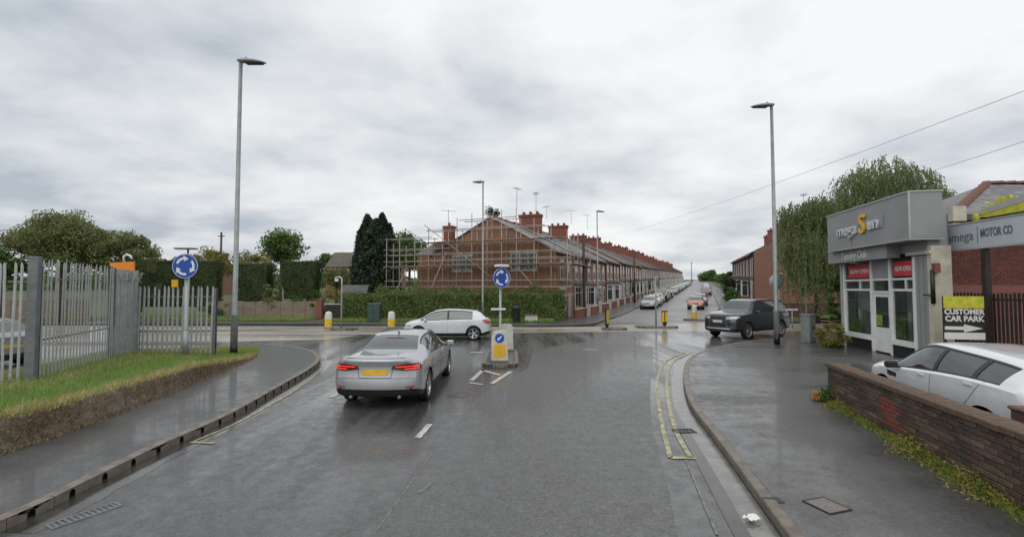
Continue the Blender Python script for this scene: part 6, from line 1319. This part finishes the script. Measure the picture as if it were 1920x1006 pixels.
text('letters', 'omega', .40, M['grey_ink'], sbd, ((gx(1778)+gx(1836))/2, -.065, zc-.01), rot, ext=.004, sx=(gx(1836)-gx(1778))/1.18)
mb = MB(); mb.box(gx(1840), -.066, zb_+.12, gx(1840)+.018, -.061, zt0-.12); mb.build('divider', M['grey_ink'], sbd)
text('letters', 'MOTOR CO', .33, M['grey_ink'], sbd, (gx(1846), -.065, zc+.02), rot, ext=.004, align='LEFT', bold=.01, sx=(gx(1889)-gx(1846))/1.28)
for px in (1848, 1935): x = gx(px); mb = MB(); mb.box(x-.07, -.05, 0, x+.07, .10, zb_-.05); mb.build('post', M['tar_fence'], sgn)
sp0 = thing('splash_board', 'yellow and lime splash shaped board above the silver motor dealer sign', 'sign', (GA.x, GA.y, 0), ga); xx = gx(1850); mb = MB()
pts = []
random.seed(3)
for k in range(26):
    a = math.pi*k/25; rr = .56+(.10 if k % 2 else -.06)+random.uniform(-.14, .12); pts.append((xx+.75-math.cos(a)*rr*1.5, zt0+.10+math.sin(a)*rr*.80))
mb.prism(pts[::-1], -.02, .02, mtx=Matrix.Rotation(R(90), 4, 'X')); recalc(mb.build('splash', M['lime'], sp0))
mb = MB(); mb.prism([(xx+.1, zt0+.2), (xx+.5, zt0+.26), (xx+1.3, zt0+.36), (xx+1.25, zt0+.52), (xx+.6, zt0+.46), (xx+.15, zt0+.34)], .021, .03, mtx=Matrix.Rotation(R(90), 4, 'X')); recalc(mb.build('pale_swoosh', M['trim'], sp0))
mb = MB(); mb.lathe([(0, .01), (.13, .01), (.13, 0)], 16, mtx=Matrix.Translation((xx-.25, -.02, zt0+.14)) @ Matrix.Rotation(R(90), 4, 'X')); mb.build('lime_dot', M['lime'], sp0); mb = MB(); mb.box(xx-.1, .0, zt0+.041, xx+1.6, .02, zt0+.2); mb.build('board_frame', M['tar_fence'], sp0)
random.seed(11)
df = thing('dark_fence', 'dark brown steel slat fence under the motor dealer sign', 'fence', (GA.x, GA.y, .1), ga); x = .05; o0 = None
while x < gl+1:
    if o0 is None: mb = MB(); mb.box(0, 0, 0, .075, .02, 2.25, bev=.004); o = o0 = mb.build('slat', M['tar_fence'], df)
    else: o = o0.copy(); S.collection.objects.link(o)
    o.location = (x, .12, random.uniform(0, .02)); x += .125
for z in (.75, 2.05): mb = MB(); mb.box(0, .142, z, gl+1, .18, z+.05); mb.build('rail', M['tar_fence'], df)
cpx = at(1807, 595, 13.3); cps = thing('car_park_sign', 'black customer car park board with white arrow below the motor dealer sign', 'sign', (cpx.x, 13.3, .1), R(-12)); w2 = .485; z0_, z1_ = at(1807, 636, 13.3).z-.1, at(1807, 555, 13.3).z-.1; Hs = z1_-z0_
for (f0, f1, mm, nm) in ((.0, .16, 'white', 'white_strip'), (.16, .72, 'ink', 'black_panel'), (.72, 1.0, 'lime', 'lime_strip')): mb = MB(); mb.box(-w2, -.02, z0_+Hs*f0+.002, w2, .0, z0_+Hs*f1); mb.build(nm, M[mm], cps)
text('letters', 'CUSTOMER', .205, M['white'], cps, (0, -.024, z0_+Hs*.635), rot, ext=.002, bold=.008, sx=.90); text('letters', 'CAR PARK', .215, M['white'], cps, (0, -.024, z0_+Hs*.475), rot, ext=.002, bold=.008, sx=.92)
mb = MB(); mb.prism([(-.48, .27), (-.02, .27), (-.02, .20), (.44, .315), (-.02, .43), (-.02, .365), (-.48, .365)], .021, .025, mtx=Matrix.Translation((0, 0, z0_+Hs*.0)) @ Matrix.Rotation(R(90), 4, 'X')); recalc(mb.build('arrow', M['white'], cps))
for s in (-1, 1): mb = MB(); mb.box(s*.45-.03, .01, 0, s*.45+.03, .06, z1_); mb.build('post', M['tar_fence'], cps)
mb = MB(); mb.box(gl*.2, -.0, 0, 9, .25, .6); tag(mb.build('plinth_wall', M['brick_dark'], None, (GA.x-.1, GA.y-.3, .1), ga), 'low dark brick plinth at the foot of the dark steel fence', 'wall')
# ================================================================== VEGETATION
def hedge_px(name, label, cat, px0, px1, pyt, pyb, Y, depth, leaf, lsize, n, flare=0, zb0=0, **kw):
    a = at(px0, 560, Y).x; b = at(px1, 560, Y).x; zt_ = at((px0+px1)/2, pyt, Y).z; zl = max(zb0, at((px0+px1)/2, pyb, Y).z)
    return block_hedge(name, label, cat, [(a, Y), (b, Y), (b, Y+depth), (a, Y+depth)], zl, zt_, L_[leaf], lsize, n, flare, **kw)
hedge_px('hedge', 'long leafy green hedge in front of the scaffolded end house', 'hedge', 700, 1058, 549, 603, 35.2, 1.8, 'hedge', .125, 30000, .0, jitter=.16, wob=.28)
hedge_px('hedge', 'lower green hedge beside the dark timber gate, left of the telecom cabinet', 'hedge', 640, 702, 556, 600, 36.4, 1.6, 'hedge', .125, 7000, .0, jitter=.14, wob=.22)
hedge_px('clipped_hedge', 'long dark clipped hedge behind the blue sign on the bank', 'hedge', 232, 404, 489, 575, 39.0, .9, 'dark', .11, 17000, .0, jitter=.05, wob=.08)
hedge_px('clipped_tree', 'dark square clipped evergreen, the left one of the pair', 'tree', 437, 498, 495, 572, 38.6, 1.2, 'dark', .11, 12000, .16, jitter=.05, wob=.07)
hedge_px('clipped_tree', 'dark square clipped evergreen flaring at the top, the right one of the pair', 'tree', 528, 590, 490, 560, 38.6, 1.2, 'dark', .11, 12000, .24, jitter=.05, wob=.07)
for par in [o for o in S.collection.objects if o.get('category') == 'tree' and o.name.startswith('clipped_tree')]:
    mb = MB()
    for s_ in (-.5, 0, .45): mb.tube([(s_*.3, 0, -par.location.z), (s_*.8, 0, -par.location.z+.8), (s_*1.4, .1, .6)], [.12, .10, .07], 7)
    mb.build('trunk', M['bark'], par)
def tree_px(name, label, px, py_top, py_bot, pw, Y, leaf, ls, nc, per, cs=None, depth=.8, base=None, **kw):
    x = at(px, 500, Y).x; zt_ = at(px, py_top, Y).z; zb_ = at(px, py_bot, Y).z; rx = pw/2*Y/FPX; rz = (zt_-zb_)/2; g_ = hxy(x, Y) if base is None else base
    return tree(name, label, 'tree', (x, Y, g_), zt_, (x, Y, (zt_+zb_)/2), (rx*.92, rx*depth, rz*.92), nc, per, cs or min(rx, rz)*.36, L_[leaf], ls, .12+.02*rz, **kw)
tree_px('broadleaf_tree', 'bushy olive green tree above the left palisade fence', 118, 396, 520, 190, 33, 'olive', .15, 95, 330, cs=.8, group=None)
tree_px('broadleaf_tree', 'lower olive shrub tree right of the bushy one behind the fence', 225, 434, 520, 140, 34, 'olive', .14, 60, 260, cs=.62)
tree_px('broadleaf_tree', 'dark leafy tree at the far left edge behind the fence', 5, 455, 540, 90, 31, 'green', .19, 30, 120, cs=.6)
tree_px('broadleaf_tree', 'round mid green tree above the pair of clipped evergreens', 527, 428, 496, 78, 62, 'green', .32, 45, 130, cs=1.1)
def conifer(label, Y, spires, leaf, n, ls):
    x0 = at(spires[0][0], 500, Y).x; base = Vector((x0, Y, hxy(x0, Y))); r_ = thing('conifer_tree', label, 'tree', base); P = []; bb = MB()
    for (px, top, bot, w) in spires:
        x = at(px, 500, Y).x-x0; zt_ = at(px, top, Y).z-base.z; zb_ = at(px, bot, Y).z-base.z; R0 = w/2*Y/FPX; yo = random.uniform(-.5, .5); bb.tube([(x*.4, yo*.4, 0), (x, yo, zb_+1.2), (x, yo, zt_-.1)], [.2, .12, .02], 7)
        for k in range(int(n*R0*(zt_-zb_)/60)):
            h = random.random()**1.15; a = random.random()*6.283; rip = .78+.22*math.sin(a*5+h*23+px)*math.sin(h*41+a*2); low = min(1, .55+h*4)
            rad = R0*1.28*((1-h)**.55)*low*rip; q = random.random()**.35; z = zb_+(zt_-zb_)*h+q*rad*.30*random.random()
            P.append((x+math.cos(a)*rad*q, yo+math.sin(a)*rad*q, z))
    link('crown', leaves_mesh('crown', np.array(P), ls, L_[leaf], aspect=1.7), r_); bb.build('trunk', M['bark'], r_); return r_
conifer('big dark conifer with three pointed tops left of the scaffolding', 47, [(706, 412, 572, 92), (688, 403, 572, 62), (717, 401, 572, 64), (730, 420, 572, 50), (677, 432, 572, 40), (700, 425, 572, 80)], 'conifer', 26000, .24)
tree_px('broadleaf_tree', 'mid green tree between the dark conifer and the scaffolding', 768, 427, 510, 78, 66, 'green', .32, 50, 130, cs=1.2)
tree_px('broadleaf_tree', 'small dark tree top poking above the gable apex', 922, 384, 430, 32, 72, 'conifer', .26, 16, 90, cs=.6)
tree_px('broadleaf_tree', 'yellow green shrub behind the clipped hedges by the thin pole', 395, 464, 520, 95, 50, 'lime', .22, 34, 110, cs=.7)
tree_px('broadleaf_tree', 'yellow green bushy tree between the clipped evergreens', 470, 468, 520, 90, 52, 'lime', .22, 34, 110, cs=.7)
tree_px('broadleaf_tree', 'yellow green growth behind the orange sign board', 265, 470, 520, 90, 48, 'lime', .22, 34, 110, cs=.7)
tree_px('broadleaf_tree', 'distant green tree behind the far brown roofs', 625, 470, 505, 65, 112, 'green', .5, 30, 100, cs=1.3)
tree_px('broadleaf_tree', 'green garden tree in front of the far red brick house', 632, 500, 545, 70, 62, 'olive', .28, 30, 110, cs=.8)
tree_px('broadleaf_tree', 'round dense tree at the very top of the side street', 1328, 506, 536, 46, 290, 'green', 1.0, 40, 110, cs=2.2)
tree_px('broadleaf_tree', 'green tree behind the last house of the right row', 1362, 508, 530, 24, 105, 'green', .4, 26, 100, cs=.9)
tree_px('broadleaf_tree', 'small tree between the right row and the hilltop tree', 1352, 515, 530, 16, 150, 'olive', .5, 20, 100, cs=1.0)
tree_px('conifer_tree', 'dark conifer bush beside the right hand houses', 1366, 505, 560, 20, 60, 'conifer', .22, 30, 90, cs=.45)
tree_px('broadleaf_tree', 'green garden shrub below the conifer bush on the right of the street', 1372, 540, 572, 30, 48, 'green', .18, 24, 90, cs=.4)
bush('garden_bush', 'pale leafed shrub between the clipped evergreens behind the wall', (at(512, 560, 38.2).x, 38.2, .6), (1.1, .7, 1.3), 2200, 'olive', .13); bush('garden_bush', 'green shrub growing at the foot of the right clipped evergreen', (at(556, 560, 38.3).x, 38.3, .6), (.8, .6, .9), 1500, 'green', .12)
bush('garden_bush', 'bright green bush left of the dark timber gate', (at(594, 600, 37.9).x, 37.9, .1), (.45, .5, 1.5), 1600, 'green', .11)
bush('garden_bush', 'green bushes behind the blue roundabout sign post', (at(400, 580, 37.8).x, 37.8, .1), (1.8, .6, 1.2), 2600, 'green', .13)
bush('garden_bush', 'grassy green overgrowth beside the small brick outbuilding', (at(606, 560, 42).x, 42, .1), (2.0, 1.2, 1.6), 3200, 'lime', .14)
p_ = G(1568, 652, .12); bush('corner_bush', 'yellow green bush at the far corner of the tanning shop', (p_.x, p_.y+.3, .12), (.60, .5, .62), 2600, 'lime', .08); bush('corner_bush', 'climbing green ivy at the far corner of the tanning shop', (at(1572, 560, 20.9).x, 20.9, .3), (.38, .4, 1.9), 2600, 'green', .10)
# willow: domed head with hanging curtains of fine leaves
def willow():
    Y = 31.0; base = Vector((at(1590, 600, Y).x, Y, .1)); r_ = thing('willow_tree', 'large weeping willow hanging over the wall behind the tanning shop', 'tree', base); P = []; mbb = MB(); mbb.tube([(0, 0, -.1), (.1, 0, 2.2), (.0, .1, 4.5)], [.42, .33, .26], 10); mbb.build('trunk', M['bark'], r_); bb = MB()
    heads = [(1655, 292, 2.3), (1700, 312, 2.0), (1615, 312, 1.8), (1745, 345, 1.5), (1570, 352, 1.6), (1530, 368, 1.4), (1492, 378, 1.2), (1640, 350, 2.4), (1590, 400, 1.8), (1510, 425, 1.4), (1545, 440, 1.6), (1720, 380, 1.8), (1680, 360, 2.2)]
    for (px, py, rr) in heads:
        rr *= .92
        for dy_ in (-1.2, .8):
            c = at(px, py, Y+dy_+random.uniform(-.6, .6))-base; c.z -= rr*.55; bb.tube([(0, .1, 4.3), Vector((c.x*.55, c.y*.5, 4.3+(c.z-4.3)*.7)), c], [.16, .09, .03], 6)
            for _ in range(int(62*rr)):
                d = rng.normal(size=3); d /= np.linalg.norm(d); s0 = np.array(c)+d*np.array([rr, rr*.8, rr*.55])*(.55+.45*random.random()); ln = random.uniform(.3, 1.9)*(1.2 if px < 1600 else .75); low = c.z-ln
                if px < 1560: ln *= random.choice((1, 1.5, 2.3))
                n = int(ln*24); t = np.linspace(0, 1, n); sway = rng.normal(size=2)*.10; drop = ln*(t**1.0)
                q = np.stack([s0[0]+d[0]*.35*t**.5+sway[0]*t+rng.normal(size=n)*.05, s0[1]+d[1]*.35*t**.5+sway[1]*t+rng.normal(size=n)*.05, np.maximum(s0[2]-drop+rng.normal(size=n)*.04, .5+random.random()*.6)], 1); P.append(q)
    P = np.concatenate(P); link('crown', leaves_mesh('crown', P, .115, L_['willow'], droop=.55, aspect=1.25), r_); bb.build('branches', M['bark'], r_)
willow()
tree_px('broadleaf_tree', 'dark green undergrowth tree beneath the willow beside the shop', 1530, 455, 572, 95, 33.5, 'green', .18, 55, 130, cs=.7)
# distant woods on the skyline to the left and right
P = []
for _ in range(26000):
    x = random.uniform(-330, 60); Y = 210+random.uniform(-20, 20); g_ = hxy(x, Y); top = 5+2.8*nz(x*.05, 3)+1.7*nz(x*.21, 1)+(1.0 if x < -120 else 0); z = g_+random.random()**.7*max(1.5, top); P.append((x, Y, z))
for _ in range(9000):
    x = random.uniform(118, 420); Y = 235+random.uniform(-15, 15); g_ = hxy(x, Y); z = g_+random.random()**.7*(6+2*nz(x*.07, 2)); P.append((x, Y, z))
stuff(link('distant_woods', leaves_mesh('distant_woods', np.array(P), 1.5, L_['green'])), 'low line of distant trees on the skyline behind the houses', 'woods')
